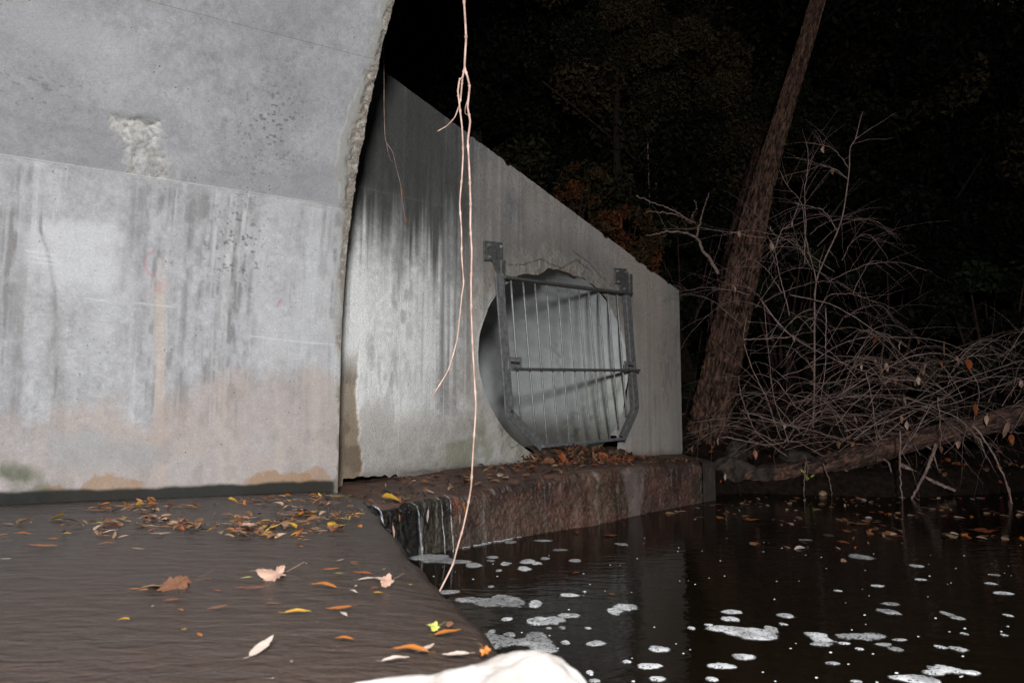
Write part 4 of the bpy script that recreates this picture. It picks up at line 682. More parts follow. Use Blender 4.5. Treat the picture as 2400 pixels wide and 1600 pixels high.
# paler end block
ue = np.linspace(4.315, 4.66, 30); ke = np.concatenate([np.linspace(-.2, FD-.05, 40), FD-.05+.05*np.sin(arcn)]); rows = []
for k in np.linspace(-.2, FD-.03, 40): rows.append((ue, ftop(ue)-.015+.01*(fbm(ue*9, ue*0+k*9, 3, 3)-.5), np.full_like(ue, k)))
for a in arcn: rows.append((ue, ftop(ue)-.015-.03*(1-math.cos(a)), np.full_like(ue, FD-.03+.03*math.sin(a))))
for z in np.linspace(-.06, -1.05, 40): rows.append((ue, ftop(ue)+z, FD+.012*(fbm(ue*10, ue*0+z*10, 3, 5)-.5)))
U = np.array([r_[0] for r_ in rows]); Zz = np.array([r_[1] for r_ in rows]); Wq = np.array([r_[2] for r_ in rows])
U = U + (5.98-4.32)*np.clip((FD-Wq)/FD, 0, 1.2)
cE = np.array([.085, .062, .05])*(.4+1.1*fbm(U*9, Zz*9, 4, 9))[..., None]; cE = mixc(cE, (.07, .06, .05), .7*ss(-.12, -.3, Zz+.3*(U-4.4)))  # diagonal shadow painted across the block's lower face
link("end_block", mesh_np("end_block", W(U, Zz, Wq)-WP0, grid_quads(len(rows), len(ue)), smooth=True, col=cE, wet=np.full(U.shape, .3)), M_FOOT, foot)
m = MB(); 
for z0 in (0,): m.prism([W(4.662, -1.05, FD)-WP0, W(4.662, .02, FD)-WP0, W(6.0, .02, 0)-WP0, W(6.0, -1.05, 0)-WP0], WE*.01)
m.build("end_cheek", M_STONE, foot)
# ================================================================== barred grate over the pipe
grate = empty("pipe_grate", "tilted galvanised steel bar grate hung over the pipe mouth", "grate", loc=tuple(WP0))
def wp(q, off): return (W(q[0], q[1], off)-WP0)
def barbox(a, b, off, hw, hd, name, mat, bev=.004):
    A, B = wp(a, off), wp(b, off); d = B-A; l = np.linalg.norm(d); d = d/l; y = np.cross(WN, d)
    m = MB(); m.box((A+B)/2, d, y, WN, l/2, hw, hd, bev); return m.build(name, mat, grate)
G = GRATE_FRAME
for key, hw, hd, nm in (('side_l', .062, .008, 'side_bar'), ('side_r', .058, .008, 'side_bar'), ('diag_l', .05, .008, 'corner_bar'), ('diag_r', .045, .008, 'corner_bar')):
    barbox(*G[key], .075, hw, hd, nm, M_FRAME, .002)
    a, b = np.array(G[key][0]), np.array(G[key][1]); d = (b-a)/np.linalg.norm(b-a); n = np.array([-d[1], d[0]]); s_ = 1 if key.endswith('l') else -1
    n = n*(1 if n[0]*s_ > 0 else -1)                                   # inner flange of the angle iron
    barbox(tuple(a+n*hw), tuple(b+n*hw), .05, .005, .022, nm+"_flange", M_DARKSTEEL, .001)
for key, nm, hd in (('top', 'top_rail', .05), ('bottom', 'bottom_rail', .045), ('mid', 'middle_rail', .05)):
    barbox(*G[key], .062 if key != 'mid' else .07, .013, hd, nm, M_DARKSTEEL if key != 'bottom' else M_STEEL, .003)
for a, b in GRATE_RODS:
    m = MB(); P = smooth_path([wp(a, .06), wp(((a[0]+b[0])/2+RNG.uniform(-.006, .006), (a[1]+b[1])/2), .06), wp(b, .06)], 7); m.tube(P, .0105, 10); m.build("rod", M_STEEL, grate, True)
for pts, bolts in ((HINGE_L, ((1.70, 2.10), (1.89, 2.125), (1.705, 1.99))), (HINGE_R, ((4.17, 2.25), (4.385, 2.275), (4.19, 2.125), (4.33, 2.06)))):
    m = MB(); m.prism([wp(p, .012) for p in pts], WN*.022); h = m.build("hinge_plate", M_DARKSTEEL, grate)
    for bu in bolts:
        m = MB(); c = wp(bu, .034); hexa = [c+.017*(WE*math.cos(k*math.pi/3)+ZH*math.sin(k*math.pi/3)) for k in range(6)]; m.prism(hexa, WN*.016)
        m.tube([c+WN*.016, c+WN*.03], .008, 8); m.build("bolt", M_STEEL, h)
    q = pts[2]; m = MB(); m.box(wp((q[0]-.04, q[1]-.02), .05), ZH, WE, WN, .12, .035, .012, .003); m.build("hinge_strap", M_DARKSTEEL, h)
for pts in LOCKS:
    m = MB(); m.prism([wp(p, .085) for p in pts], WN*.008); l = m.build("lock_plate", M_STEEL, grate)
    c = np.mean([wp(p, .0935) for p in pts], 0); m = MB(); m.box(c, WE, ZH, WN, .07, .012, .002); m.build("slot", M_LEAF['k'], l)

# ================================================================== pale rock close to the camera
def blob(name, mat, c, sx, sy, sz, seed, label, cat, rotz=0., n=56, amp=.3, flat=0.):
    th = np.linspace(0, math.pi, n); ph = np.linspace(0, 2*math.pi, 2*n+1)[:-1]; T, Pn = np.meshgrid(th, ph, indexing='ij')
    x = np.sin(T)*np.cos(Pn); y = np.sin(T)*np.sin(Pn); z = np.cos(T)
    k = 1+amp*(fbm(x*1.5+y*.7+5, z*1.5+y+3, 3, seed)-.5)*2+.10*(fbm(x*6+y*3, z*6-y*4, 4, seed+5)-.5)
    if flat: z = np.sign(z)*np.abs(z)**flat; 
    V = np.stack([x*k*sx, y*k*sy, z*k*sz], -1); ca, sa = math.cos(rotz), math.sin(rotz)
    V = np.stack([V[..., 0]*ca-V[..., 1]*sa, V[..., 0]*sa+V[..., 1]*ca, V[..., 2]], -1)
    o = link(name, mesh_np(name, V, grid_quads(n, 2*n, flip=True, close=True), smooth=True), mat, None, c)
    if label: tag(o, label, cat)
    return o
rk = np.array([(-.235, .085), (-.15, .104), (-.10, .110), (-.055, .114), (-.02, .124), (.02, .131), (.045, .1335), (.062, .128), (.074, .116), (.085, .110), (.098, .094), (.106, .07)])
uu = np.linspace(-.25, .112, 90); top = np.interp(uu, rk[:, 0], rk[:, 1], left=.08, right=.03)
vv = np.concatenate([np.linspace(0, 1, 40), ]); U_, Vv = np.meshgrid(uu, vv)
# rounded slab of rock: front profile measured, carried back and forward with a falling edge
yy = 1.10-.42*Vv; hh = np.interp(U_, uu, top)*1.0
z = hh - .05*np.abs((Vv-.12)/.9)**1.5 + .022*(fbm(U_*16, Vv*8, 5, 201)-.5) - .06*ss(.06, 0, Vv)
V = np.stack([U_*(1.0-.10*Vv), yy, z], -1); nr, nc = U_.shape
ring = V.copy(); ring[..., 2] = -.03
ex = []; A = np.concatenate([np.arange(nc), (np.arange(1, nr)*nc+nc-1), ((nr-1)*nc+np.arange(nc-2, -1, -1)), np.arange(nr-2, 0, -1)*nc])
Vf = V.reshape(-1, 3); lowv = Vf[A].copy(); lowv[:, 2] = -.05; lowv[:, :2] += (lowv[:, :2]-np.array([-.07, .9]))*.06
nb = len(Vf); n_ = len(A); i = np.arange(n_); qq = np.stack([A[i], nb+i, nb+(i+1) % n_, A[(i+1) % n_]], 1)
o = link("rock", mesh_np("rock", np.vstack([Vf, lowv]), np.vstack([grid_quads(nr, nc, flip=True), qq]), smooth=True), M_ROCK)
tag(o, "pale flat rock in the foreground at the apron lip, bleached by the flash", "rock")

# ================================================================== hanging vines
def vine(parent, name, pts, r0, r1, mat, n, knots=True, sides=8, seed=0):
    P_ = np.array(pts, float); t_ = np.linspace(0, len(P_)-1, n); P = np.stack([np.interp(t_, np.arange(len(P_)), P_[:, k]) for k in range(3)], 1); P = .6*P+.4*smooth_path(pts, n); P += .0008*np.stack([np.sin(np.arange(n)*.23+seed), np.cos(np.arange(n)*.31), np.zeros(n)], 1)
    r = np.linspace(r0, r1, n)
    if knots:
        rg = np.random.default_rng(seed+3); k = 4
        while k < n-2: r[k] *= 1.6; k += int(rg.integers(8, 15))
    m = MB(); m.tube(P, r, sides); return m.build(name, mat, parent, True)
v1 = empty("hanging_vine", "long pale pink leafless vine hanging to the pool, forked in two strands", "vine", loc=(0, 0, 0))
vine(v1, "main_strand", VINE_A, .0068, .0046, M_VINE, 230, seed=1); vine(v1, "side_strand", VINE_B, .006, .0032, M_VINE, 130, seed=2)
vine(v1, "short_shoot", VINE_C, .0055, .002, M_VINE, 40, seed=3); vine(v1, "tendril", VINE_D, .0022, .0012, M_VINE, 20, False, 5, 4)
def leaf_mesh(kind, var):
    v = []; q = []; t = []
    rg = random.Random(hash((kind, var)) % 1000 if False else (ord(kind)*7+var))
    if kind in 'LB':
        n = 9; w = .105 if kind == 'L' else .27; bend = (.02, .05, -.01)[var % 3]; side = (.015, -.03, .008)[var % 3]; cup = (.25, .45, .1)[var % 3]
        for i in range(n+1):
            f = i/n; x = f-.5; ww = w*math.sin(math.pi*f**(.75 if kind == 'L' else .62))**.9*(1+.12*rg.uniform(-1, 1)); 
            yc = side*math.sin(math.pi*f); zc = bend*math.sin(math.pi*f)+.03*rg.uniform(-1, 1)*f
            for s in (-1, -.5, 0, .5, 1): v.append((x, yc+ww*s, zc+cup*abs(s)*ww*.8))
        for i in range(n):
            for k in range(4): q.append([i*5+k, i*5+k+1, (i+1)*5+k+1, (i+1)*5+k])
        b = len(v)                                                   # stalk
        for f in (0, .5, 1):
            for s in (-1, 1): v.append((-.5-.16*f, .009*s+.03*f*f, .01+.02*f))
        q += [[b, b+1, b+3, b+2], [b+2, b+3, b+5, b+4]]
    else:
        n = 72; curl = (.06, .22, .12)[var % 3]
        for i in range(n):
            a = -math.pi+2*math.pi*i/n
            lob = float(np.interp(abs(math.degrees(a)), [0, 14, 27, 42, 56, 70, 84, 98, 114, 130, 150, 180], [.56, .44, .33, .41, .50, .41, .31, .33, .37, .30, .22, .08]))*(1+.10*math.cos(a*23)+.05*rg.uniform(-1, 1))
            for f in (.5, 1.0):
                x, y = lob*f*math.cos(a), lob*f*math.sin(a); v.append((x, y, curl*(x*x*.9+.5*y*y)+.07*f*math.sin(3*a+var)+.03*rg.uniform(-1, 1)))
        c = len(v); v.append((0, 0, 0))
        for i in range(n):
            j = (i+1) % n; t.append([c, 2*i, 2*j]); q.append([2*i, 2*i+1, 2*j+1, 2*j])
        b = len(v)
        for f in (0, .5, 1):
            for s in (-1, 1): v.append((-.22-.42*f, .008*s-.05*f*f, .03+.16*f))
        q += [[b, b+1, b+3, b+2], [b+2, b+3, b+5, b+4]]
    return v, q, t
_lm = {}
def leaf(kind, c, var, name="fallen_leaf", parent=None):
    key = (kind, c, var % 3)
    if key not in _lm:
        v, q, t = leaf_mesh(kind, var % 3); _lm[key] = mesh_np("leaf_blade", v, q, t, True); _lm[key].materials.append(M_LEAF[c])
    o = bpy.data.objects.new(name, _lm[key]); COL.objects.link(o)
    if parent is not None: o.parent = parent
    return o
v2 = empty("hanging_twig", "thin dry twig with two withered leaves hanging before the dark wing wall", "twig")
vine(v2, "main_strand", TWIG_A, .0032, .0014, M_TWIG, 60, False, 6, 7); vine(v2, "side_shoot", TWIG_B, .0022, .001, M_TWIG, 16, False, 5, 8)
for k, (p, l) in enumerate(((TWIG_A[-3], .085), (TWIG_A[-1], .06))):
    lf = leaf('B', 'o', k, "withered_leaf", v2); lf.location = p; lf.scale = (l, l*.8, l); lf.rotation_euler = (.4, 1.5, .3)

# ================================================================== leaves lying on the apron
CN = {'o': 'orange', 'y': 'yellow', 'b': 'brown', 't': 'tan', 'r': 'russet red', 'g': 'yellow-green', 'w': 'pale bleached', 'p': 'pinkish tan', 'k': 'dark brown'}
KN = {'L': 'narrow willow leaf', 'B': 'oval leaf', 'M': 'lobed maple leaf'}
from collections import Counter
rowsL = []
for i, (x, y, ln, k, c, a, fl_) in enumerate(APRON_LEAVES):
    s = -((np.array([x, y, 0])-VP0)@DV); nvd = (np.array([x, y, 0])-VP0)@NV
    reg = ("by the rock" if y < 1.62 and x > -.4 else "near the curved lip" if (lipx(y)-x) < .42 and y < 3.4 else "at the far corner of the apron" if y > 3.7 and x > -1.15
           else "in the far drift under the vault wall" if y > 3.1 else "alone on the near left water" if x < -.75 else "on the middle of the apron water")
    rowsL.append((x, y, ln, k, c, a, fl_, f"{CN[c]} {KN[k]} lying {reg}"))
special = {(-0.2, 0): None}
for i, (x, y, ln, k, c, a, fl_, lab) in enumerate(rowsL):
    o = leaf(k, c, i); z = .006+.004*(i % 3)
    sc = ln*(.95 if k == 'L' else .8 if k == 'B' else 1.15)
    o.scale = (sc, sc*(1.35 if k == 'L' else 1.0), sc*(1.0 if fl_ != 'c' else 1.3)); rz = math.radians(a)*2.2+RNG.uniform(-.2, .2)+(math.pi if i % 2 else 0)
    if k == 'M' and fl_ == 'c': rz = math.radians(200)
    if k == 'L': rz += RNG.uniform(-.35, .35)
    rx = RNG.uniform(-.02, .16); ry = RNG.uniform(-.10, .05); flip_ = abs(((rz+math.pi/2) % (2*math.pi))-math.pi) > math.pi/2
    if fl_ == 'u': rx, ry, z = 1.1, -.5, ln*.3
    if fl_ == 'c': rx, ry, z = .33, -.12, ln*.10
    q_ = __import__('mathutils').Euler((rx, 0, 0)).to_matrix() @ __import__('mathutils').Euler((0, ry, rz)).to_matrix(); o.rotation_euler = q_.to_euler(); o.location = (x, y, z+.25*sc*(.12 if k == 'L' else .3)*math.sin(rx))
    tag(o, lab, "leaf", "fallen leaves on the apron: " + lab)
# ================================================================== loose leaves on the ledge, in the pile, in the far pool
def litter(name, n, place, cols, smin, smax, seed, flat=.5):
    """one mesh of many little leaves; place(k, rng) -> (x, y, z)"""
    rg = random.Random(seed); V = []; Q = []; T = []; mi = []; mats = [M_LEAF[c] for c in cols]; base = {k: leaf_mesh(k, 1) for k in 'LB'}
    for i in range(n):
        p = place(rg)
        if p is None: continue
        v, q, t = base['L' if rg.random() < .5 else 'B']; s = rg.uniform(smin, smax); b = len(V)
        e = Vector((rg.uniform(-1, 1)*flat*2, rg.uniform(-1, 1)*flat*2, 0)); from_e = __import__('mathutils').Euler((e.x, e.y, rg.uniform(0, 6.28))).to_matrix()
        M3 = np.array(from_e)*s; V.extend((np.array(v)@M3.T+np.array(p)).tolist()); Q.extend([[b+a_ for a_ in f_] for f_ in q]); mi.extend([rg.randrange(len(cols))]*len(q))
    me = mesh_np(name, V, Q, None, True)
    for m_ in mats: me.materials.append(m_)
    me.polygons.foreach_set("material_index", mi); me.update()
    return link(name, me)
_cl = [(r_[0], r_[1]) for r_ in APRON_LEAVES if r_[1] > 3.05 and r_[0] < -.5]
def on_drift(rg):
    cx, cy = rg.choice(_cl); x = cx+rg.gauss(0, .07); y = cy+rg.gauss(0, .05)
    return (x, y, .006+.012*rg.random()) if x < lipx(y)-.05 and (np.array([x, y, 0])-VP0)@NV > .06 else None
o = litter("leaf_drift", 300, on_drift, ['t', 'b', 'o', 'b', 'k', 't', 'r', 'y', 'p'], .03, .075, 15, .22); tag(o, "matted drift of small autumn leaves lying along the far apron under the vault", "leaf drift", kind="stuff")
def on_pile(rg):
    u = rg.uniform(2.1, 4.4); d = rg.uniform(-.25, .5)**1; k = math.exp(-((u-3.2)/.95)**2)
    if rg.random() > .35+.65*k: return None
    z = .04+.17*k*max(0, 1-abs(d-.08)/.42)*rg.uniform(.3, 1.15)+.01; 
    return tuple(W(u, z, d))
o = litter("leaf_pile", 620, on_pile, ['b', 'r', 'b', 'k', 'b', 'k'], .06, .13, 5, .6); tag(o, "heap of wet red-brown leaves below the pipe mouth", "leaf pile", kind="stuff")
def on_ledge(rg):
    u = rg.uniform(-.75, 4.6); d = rg.uniform(.05, .95) if u > -.05 else rg.uniform(.3, .97)
    if rg.random() > (.85 if u > .1 else .35): return None
    return tuple(W(u, ftop(u)+.022*(FD-d)/FD+.012, d))
o = litter("ledge_litter", 700, on_ledge, ['b', 'r', 'k', 'b', 't', 'k', 'k'], .035, .085, 6, .25); tag(o, "thin scatter of small wet leaves along the ledge top", "leaf litter", kind="stuff")
for i, (u, d, k, c, l) in enumerate([(.60, .72, 'B', 'o', .075), (.95, .75, 'B', 'p', .075), (1.06, .92, 'B', 'o', .06), (.84, .88, 'L', 'p', .10), (-.42, .93, 'B', 'y', .10), (-.28, .96, 'B', 'g', .085), (-.50, .95, 'L', 't', .11), (.25, .4, 'B', 'r', .05), (-.02, .9, 'L', 'p', .1), (-.12, .85, 'L', 'o', .09), (2.4, .8, 'B', 'o', .07), (3.55, .35, 'L', 'o', .12), (4.0, .4, 'B', 'o', .09), (.2, .75, 'L', 'b', .09), (1.35, .7, 'L', 'r', .09)]):
    o = leaf(k, c, i); o.location = W(u, ftop(u)+.03, d); o.scale = (l*1.2,)*3; o.rotation_euler = (RNG.uniform(-.4, .4), RNG.uniform(-.3, .3), RNG.uniform(0, 6.28))
    lab = f"{CN[c]} {KN[k]} on the wet ledge " + ("at the brink of the trickling water" if u < .05 else "left of the leaf heap" if u < 2 else "by the right end of the leaf heap")
    tag(o, lab, "leaf", "single leaves on the ledge: " + lab)
for i, (u, z, c, l) in enumerate([(-.42, -.14, 'o', .05), (-.47, -.22, 'p', .09), (-.16, -.15, 'w', .09), (.12, -.1, 'r', .09), (.2, -.13, 'o', .08), (.16, -.2, 'p', .07), (1.1, -.03, 'o', .06)]):
    o = leaf('L', c, i); o.location = W(u, z, FD+.025); o.scale = (l,)*3; o.rotation_euler = (1.3, 1.35+RNG.uniform(-.3, .3), _b)
    lab = f"{CN[c]} {KN['L']} stuck to the wet ledge face" + (" among the trickles" if u < .05 else " right of the trickles" if u < .8 else " below the top edge")
    tag(o, lab, "leaf", "leaves stuck to the ledge face: " + lab)
def pool_ok(x, y):
    p = np.array([x, y, 0])-WP0; return p@WN > FD+.15 and (p@WE < 4.6 or True)
cnt = 0
rg = random.Random(12)
while cnt < 230:
    y = 4.9+4.6*rg.random()**.75; x = rg.uniform(1.0, .64*y+.3)
    dn = fbm(np.array(x*1.1), np.array(y*1.6), 3, 301)
    if not pool_ok(x, y) or dn < .47 or x < 1.4+.12*(8-y): continue
    k = rg.choice('LBBL'); c = rg.choice('btptkwrbobkr'); o = leaf(k, c, cnt, "floating_leaf"); l = rg.uniform(.045, .10)
    o.location = (x, y, POOL+.004); o.scale = (l, l, l*.5); rz_ = rg.uniform(0, 6.28); o.rotation_euler = (__import__('mathutils').Euler((rg.uniform(.05, .4), 0, 0)).to_matrix() @ __import__('mathutils').Euler((0, 0, rz_)).to_matrix()).to_euler(); cnt += 1
    lab = f"{CN[c]} {KN[k]} floating on the dark far pool"; tag(o, lab, "leaf", "leaves afloat on the far pool: " + lab)
for i, (x, y, k, c, l) in enumerate([(.72, 6.15, 'M', 'r', .10), (.50, 6.3, 'L', 'r', .1), (3.75, 6.45, 'M', 'r', .22), (2.95, 6.9, 'M', 'b', .16), (4.7, 6.0, 'M', 'b', .2), (.49, 4.02, 'B', 'o', .03), (.36, 4.6, 'B', 'r', .04), (2.1, 7.2, 'M', 'o', .14), (3.0, 2.66, 'L', 'o', .05)]):
    o = leaf(k, c, i, "floating_leaf"); o.location = (x, y, POOL+.006); o.scale = (l*1.3, l*1.3, l*.4); o.rotation_euler = (0, 0, i*1.7)
    tag(o, f"larger {CN[c]} {KN[k]} floating apart on the open pool", "leaf", f"larger leaves on the open pool: {CN[c]} {KN[k]}")
# ================================================================== foam on the pool
def foam(els, i):
    els = np.array(els); x0 = (els[:, 0]-els[:, 2]).min()-.02; x1 = (els[:, 0]+els[:, 2]).max()+.02; y0 = (els[:, 1]-els[:, 3]).min()-.02; y1 = (els[:, 1]+els[:, 3]).max()+.02
    st = max(.004, min(.012, max(x1-x0, y1-y0)/60)); xs = np.arange(x0, x1+st, st); ys = np.arange(y0, y1+st, st*1.3); X, Y = np.meshgrid(xs, ys)
    f = np.zeros_like(X)
    for ex, ey, rx, ry in els:
        d2 = ((X-ex)/(rx*1.25))**2+((Y-ey)/(ry*1.25))**2; f += np.exp(-d2*1.6)
    big = els[:, 2].max(); f = f-.36+.85*(fbm(X*min(40, max(7, 1.3/big))+i*3, Y*min(26, max(5, .8/big)), 4, 400+i, .6)-.5)*(1 if len(els) > 1 else .75)
    h = np.clip(f, -.2, .5)*min(.010, .09*big+.002)
    h = np.where(f > 0, h+.0016*(fbm(X*90, Y*90, 2, 420)-.3)+.001, h); cx, cy = els[:, 0].mean(), els[:, 1].mean()
    V = np.stack([X-cx, Y-cy, h], -1); q = grid_quads(*X.shape); keep = (f.ravel()[q].max(1) > -.12); q = q[keep]
    used = np.unique(q); remap = np.full(X.size, -1); remap[used] = np.arange(len(used))
    al = ss(-.02, .16, f+.10*(fbm(X*22, Y*16, 3, 470+i)-.5))*(.62+.38*ss(.35, .6, fbm(X*14+3, Y*10, 3, 440+i)))
    return mesh_np("foam_patch", V.reshape(-1, 3)[used], remap[q], smooth=True, wet=al.ravel()[used]), (cx, cy, POOL+.001)
THIN = {3, 6, 7, 9, 10, 13, 31, 34, 36, 37, 38, 39, 56, 69, 70, 73, 75, 76, 78}
for i, els in enumerate(FOAM):
    me, c = foam(els, i); o = link("foam_patch", me, M_THIN if i in THIN or c[1] > 5 else M_FOAM, None, c)
    n = len(els); sz = max(e[2] for e in els)
    where = ("below the trickling ledge" if c[1] > 4.3 and c[0] < 0.1 else "close by the curved lip" if c[0] < .22 and c[1] < 3.2 else "halfway between the curved lip and the ledge" if c[0] < .22 and c[1] < 4 else "on the pool beneath the wing wall" if c[0] < .9 and c[1] > 4.2
             else "at the bottom right of the pool" if c[1] < 2.9 and c[0] > 1.2 else "on the near pool right of the rock" if c[1] < 2.9 else "on the far dark water" if c[1] > 4.6 else "on the open middle of the pool")
    lab = f"{'long ragged raft' if n >= 4 else 'lobed patch' if n > 1 else 'oval patch' if sz > .055 else 'small dot'} of {'thin grey' if i in THIN else 'white'} foam floating {where}"
    tag(o, lab, "foam", "foam on the pool: " + lab)
rg = random.Random(3); V = []; Q = []
for k in range(150):
    y = 2.2+4.2*rg.random()**1.5; x = rg.uniform(lipx(min(y, 4.8))+.18, .64*y)
    if not pool_ok(x, y): continue
    r_ = rg.uniform(.002, .0055)*(1.8 if rg.random() < .1 else 1); b = len(V)
    for j in range(8): a = j*math.pi/4; V.append((x+r_*math.cos(a)*1.3, y+r_*math.sin(a), POOL-.0005))
    for j in range(8): a = j*math.pi/4; V.append((x+r_*.6*math.cos(a)*1.3, y+r_*.6*math.sin(a), POOL+r_*.5))
    for j in range(8): Q.append([b+j, b+(j+1) % 8, b+8+(j+1) % 8, b+8+j])
    Q += [[b+8, b+9, b+10, b+11], [b+8, b+11, b+12, b+15], [b+12, b+13, b+14, b+15]]
o = link("foam_flecks", mesh_np("foam_flecks", V, Q, smooth=True, wet=np.full(len(V), .8)), M_FOAM); tag(o, "tiny white bubbles and foam flecks scattered over the pool", "foam", kind="stuff")
# foam line where the ledge meets the pool
V = []; us = np.linspace(.1, 1.0, 120); prof_w = np.linspace(0, 1, 6)
for u in us:
    w = .035*max(.0, float(fbm(np.array(u*16), np.array(0.), 3, 77))*2.4-.85)*math.sin(math.pi*(u-.1)/.9)**.5
    for k in prof_w: V.append(W(u, POOL+.002+.006*math.sin(math.pi*k), FD+.0+w*k*1.6))
o = link("foam_line", mesh_np("foam_line", V, grid_quads(120, 6, flip=True), smooth=True, wet=np.full(len(V), .9)), M_THIN); tag(o, "thin white foam line along the foot of the brown ledge", "foam")
# ================================================================== water trickling off the ledge
for i, (u, lean, r_, wd, lab) in enumerate([(-.27, .02, .009, 1.3, "brightest white trickle, left of the pair on the ledge brink"), (-.04, .01, .0055, 1.0, "thin white trickle in the middle of the ledge fall"), (.05, .006, .0055, 1.4, "rightmost white trickle at the edge of the black wet face"), (-.60, .03, .014, 1.6, "broad misty trickle where apron and ledge meet"), (-.14, .0, .003, 1.0, "faint broken dribble between the white trickles")]+[(u_, .01, .0028, 1.2, "faint thread of water on the black wet ledge face") for u_ in (-.66, -.52, -.43, -.22, -.09, .02)]):
    th = np.linspace(0, 1, 26); out = .03+.045*np.sqrt(th); z = ftop(u)-.012-(ftop(u)-.012-POOL)*th**1.25
    P = np.stack([W(u+lean*math.sqrt(t_)*1.5+.004*math.sin(9*t_), zz_, FD+o_-.02) for t_, zz_, o_ in zip(th, z, out)]); P[0] = W(u, ftop(u)+.001, FD-.02)
    m = MB(); m.tube(P, np.linspace(r_*.7, r_*wd*1.3, 26), 8, flat=.35); o = m.build("water_trickle", M_SPRAY if i < 4 else M_SPRAY_FAINT, None, True); tag(o, lab, "trickle", "trickles falling off the ledge")
# ================================================================== trees
def bark_tube(name, pts, radii, mat, parent, n=150, sides=44, ridge=.12, seed=0, flare=0.):
    P = smooth_path(pts, n); r = np.interp(np.linspace(0, 1, n), np.linspace(0, 1, len(radii)), radii)
    T = np.gradient(P, axis=0); T /= np.linalg.norm(T, axis=1)[:, None]; L_ = np.concatenate([[0], np.cumsum(np.linalg.norm(np.diff(P, axis=0), axis=1))])
    up = np.array([0, 1., 0]); V = []; C = []
    th = np.linspace(0, 2*math.pi, sides+1)[:-1]
    for i in range(n):
        a = np.cross(T[i], up); a /= np.linalg.norm(a); b = np.cross(a, T[i]); up_ = b
        R_ = max(radii); aa = th*R_*9
        lon = th*R_*46+.9*float(fbm(np.array(L_[i]*3.), np.array(seed*1.), 2, 530+seed)); rid = np.abs(fbm(lon, th*0+L_[i]*5.5, 3, 500+seed, .6)-.5)*2.6
        pl = fbm(lon*1.7+7, th*0+L_[i]*22, 3, 510+seed)
        lo = fbm(np.cos(th)*1.3, np.sin(th)*1.3+L_[i]*.9, 2, 520+seed)
        k = 1+ridge*(.9*ss(.05, .55, rid)-.5)+.13*(pl-.5)+.10*(lo-.5)+flare*math.exp(-L_[i]/.35)*(1+.5*np.cos(th*3+seed))
        rr = r[i]*k; V.append(P[i]+rr[:, None]*(np.cos(th)[:, None]*a+np.sin(th)[:, None]*b)); C.append(np.repeat((.22+1.0*ss(.05, .55, rid)+1.1*(pl-.5)+.4*(lo-.5))[:, None], 3, 1))
    V = np.array(V); q = grid_quads(n, sides, close=True); b = len(V.reshape(-1, 3))
    Vf = np.vstack([V.reshape(-1, 3), P[0][None], P[-1][None]]); t = [[b, (k+1) % sides, k] for k in range(sides)]+[[b+1, (n-1)*sides+k, (n-1)*sides+(k+1) % sides] for k in range(sides)]
    Cf = np.vstack([np.array(C).reshape(-1, 3), [[.5]*3]*2])
    return link(name, mesh_np(name, Vf, q, t, True, col=Cf), mat, parent)
def crown_mesh(name, n, rx, rz, size, cols, seed, clumps=26, leafy=1.0):
    rg = np.random.default_rng(seed); c = rg.normal(size=(clumps, 3)); c /= np.linalg.norm(c, axis=1)[:, None]; c *= (rg.random((clumps, 1))**.45)*np.array([rx, rx, rz])*.86
    rad = rg.uniform(.28, .5, clumps)*rx*.62; k = rg.integers(0, clumps, n)
    d = rg.normal(size=(n, 3)); d /= np.linalg.norm(d, axis=1)[:, None]; p = c[k]+d*(rad[k]*rg.random(n)**.5)[:, None]*np.array([1, 1, .8])
    a = rg.normal(size=(n, 3)); a /= np.linalg.norm(a, axis=1)[:, None]; b = np.cross(a, rg.normal(size=(n, 3))); b /= np.linalg.norm(b, axis=1)[:, None]
    s = size*rg.uniform(.6, 1.3, n)[:, None]
    V = np.stack([p-a*s, p+b*s*.48-a*s*.1, p+a*s, p-b*s*.48-a*s*.1], 1); q = np.arange(4*n).reshape(-1, 4)
    cc = np.array(cols)[rg.integers(0, len(cols), clumps)][k]*rg.uniform(.55, 1.35, (n, 1)); C = np.repeat(cc[:, None], 4, 1)
    return mesh_np(name, V.reshape(-1, 3), q, col=C.reshape(-1, 3))
# leaning tree by the wall end
T1 = empty("leaning_tree", "large leaning tree with ridged brown bark beside the wall end", "tree", loc=(0, 0, 0))
bark_tube("trunk", TRUNK, [.31, .28, .262, .255, .24, .21, .17, .138, .118, .110, .104, .095, .09], M_BARK, T1, n=420, sides=96, ridge=.22, seed=1, flare=.10)
bark_tube("shaded_side_stem", SHADE_STEM[:7], [.20, .20, .20, .185, .15, .10, .05], M_BARK_DARK, T1, n=150, sides=40, ridge=.15, seed=2)  # dark stem added for the trunk's shaded, vine-grown left side
for k, pth in enumerate(SNAG):
    m = MB(); P = smooth_path(pth, 40); P += np.random.default_rng(k).normal(size=P.shape)*.006; m.tube(P, np.linspace(.026 if k == 0 else .014, .006, 40), 7); m.build("dead_branch", M_TWIG, T1, True)
for k, (a, b, c) in enumerate([((4.40, 10.72, 6.1), (4.55, 10.6, 6.25), (4.72, 10.5, 6.45)), ((4.0, 10.8, 4.4), (4.12, 10.6, 4.6), (4.2, 10.5, 4.95))]):
    m = MB(); m.tube(smooth_path([a, b, c], 12), np.linspace(.02, .006, 12), 6); m.build("stub_branch", M_BARK, T1, True)
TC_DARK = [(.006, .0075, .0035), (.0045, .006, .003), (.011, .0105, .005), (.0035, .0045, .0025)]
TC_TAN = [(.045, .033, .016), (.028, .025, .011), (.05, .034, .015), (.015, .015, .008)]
TC_ORANGE = [(.13, .048, .018), (.09, .035, .016), (.06, .035, .016)]
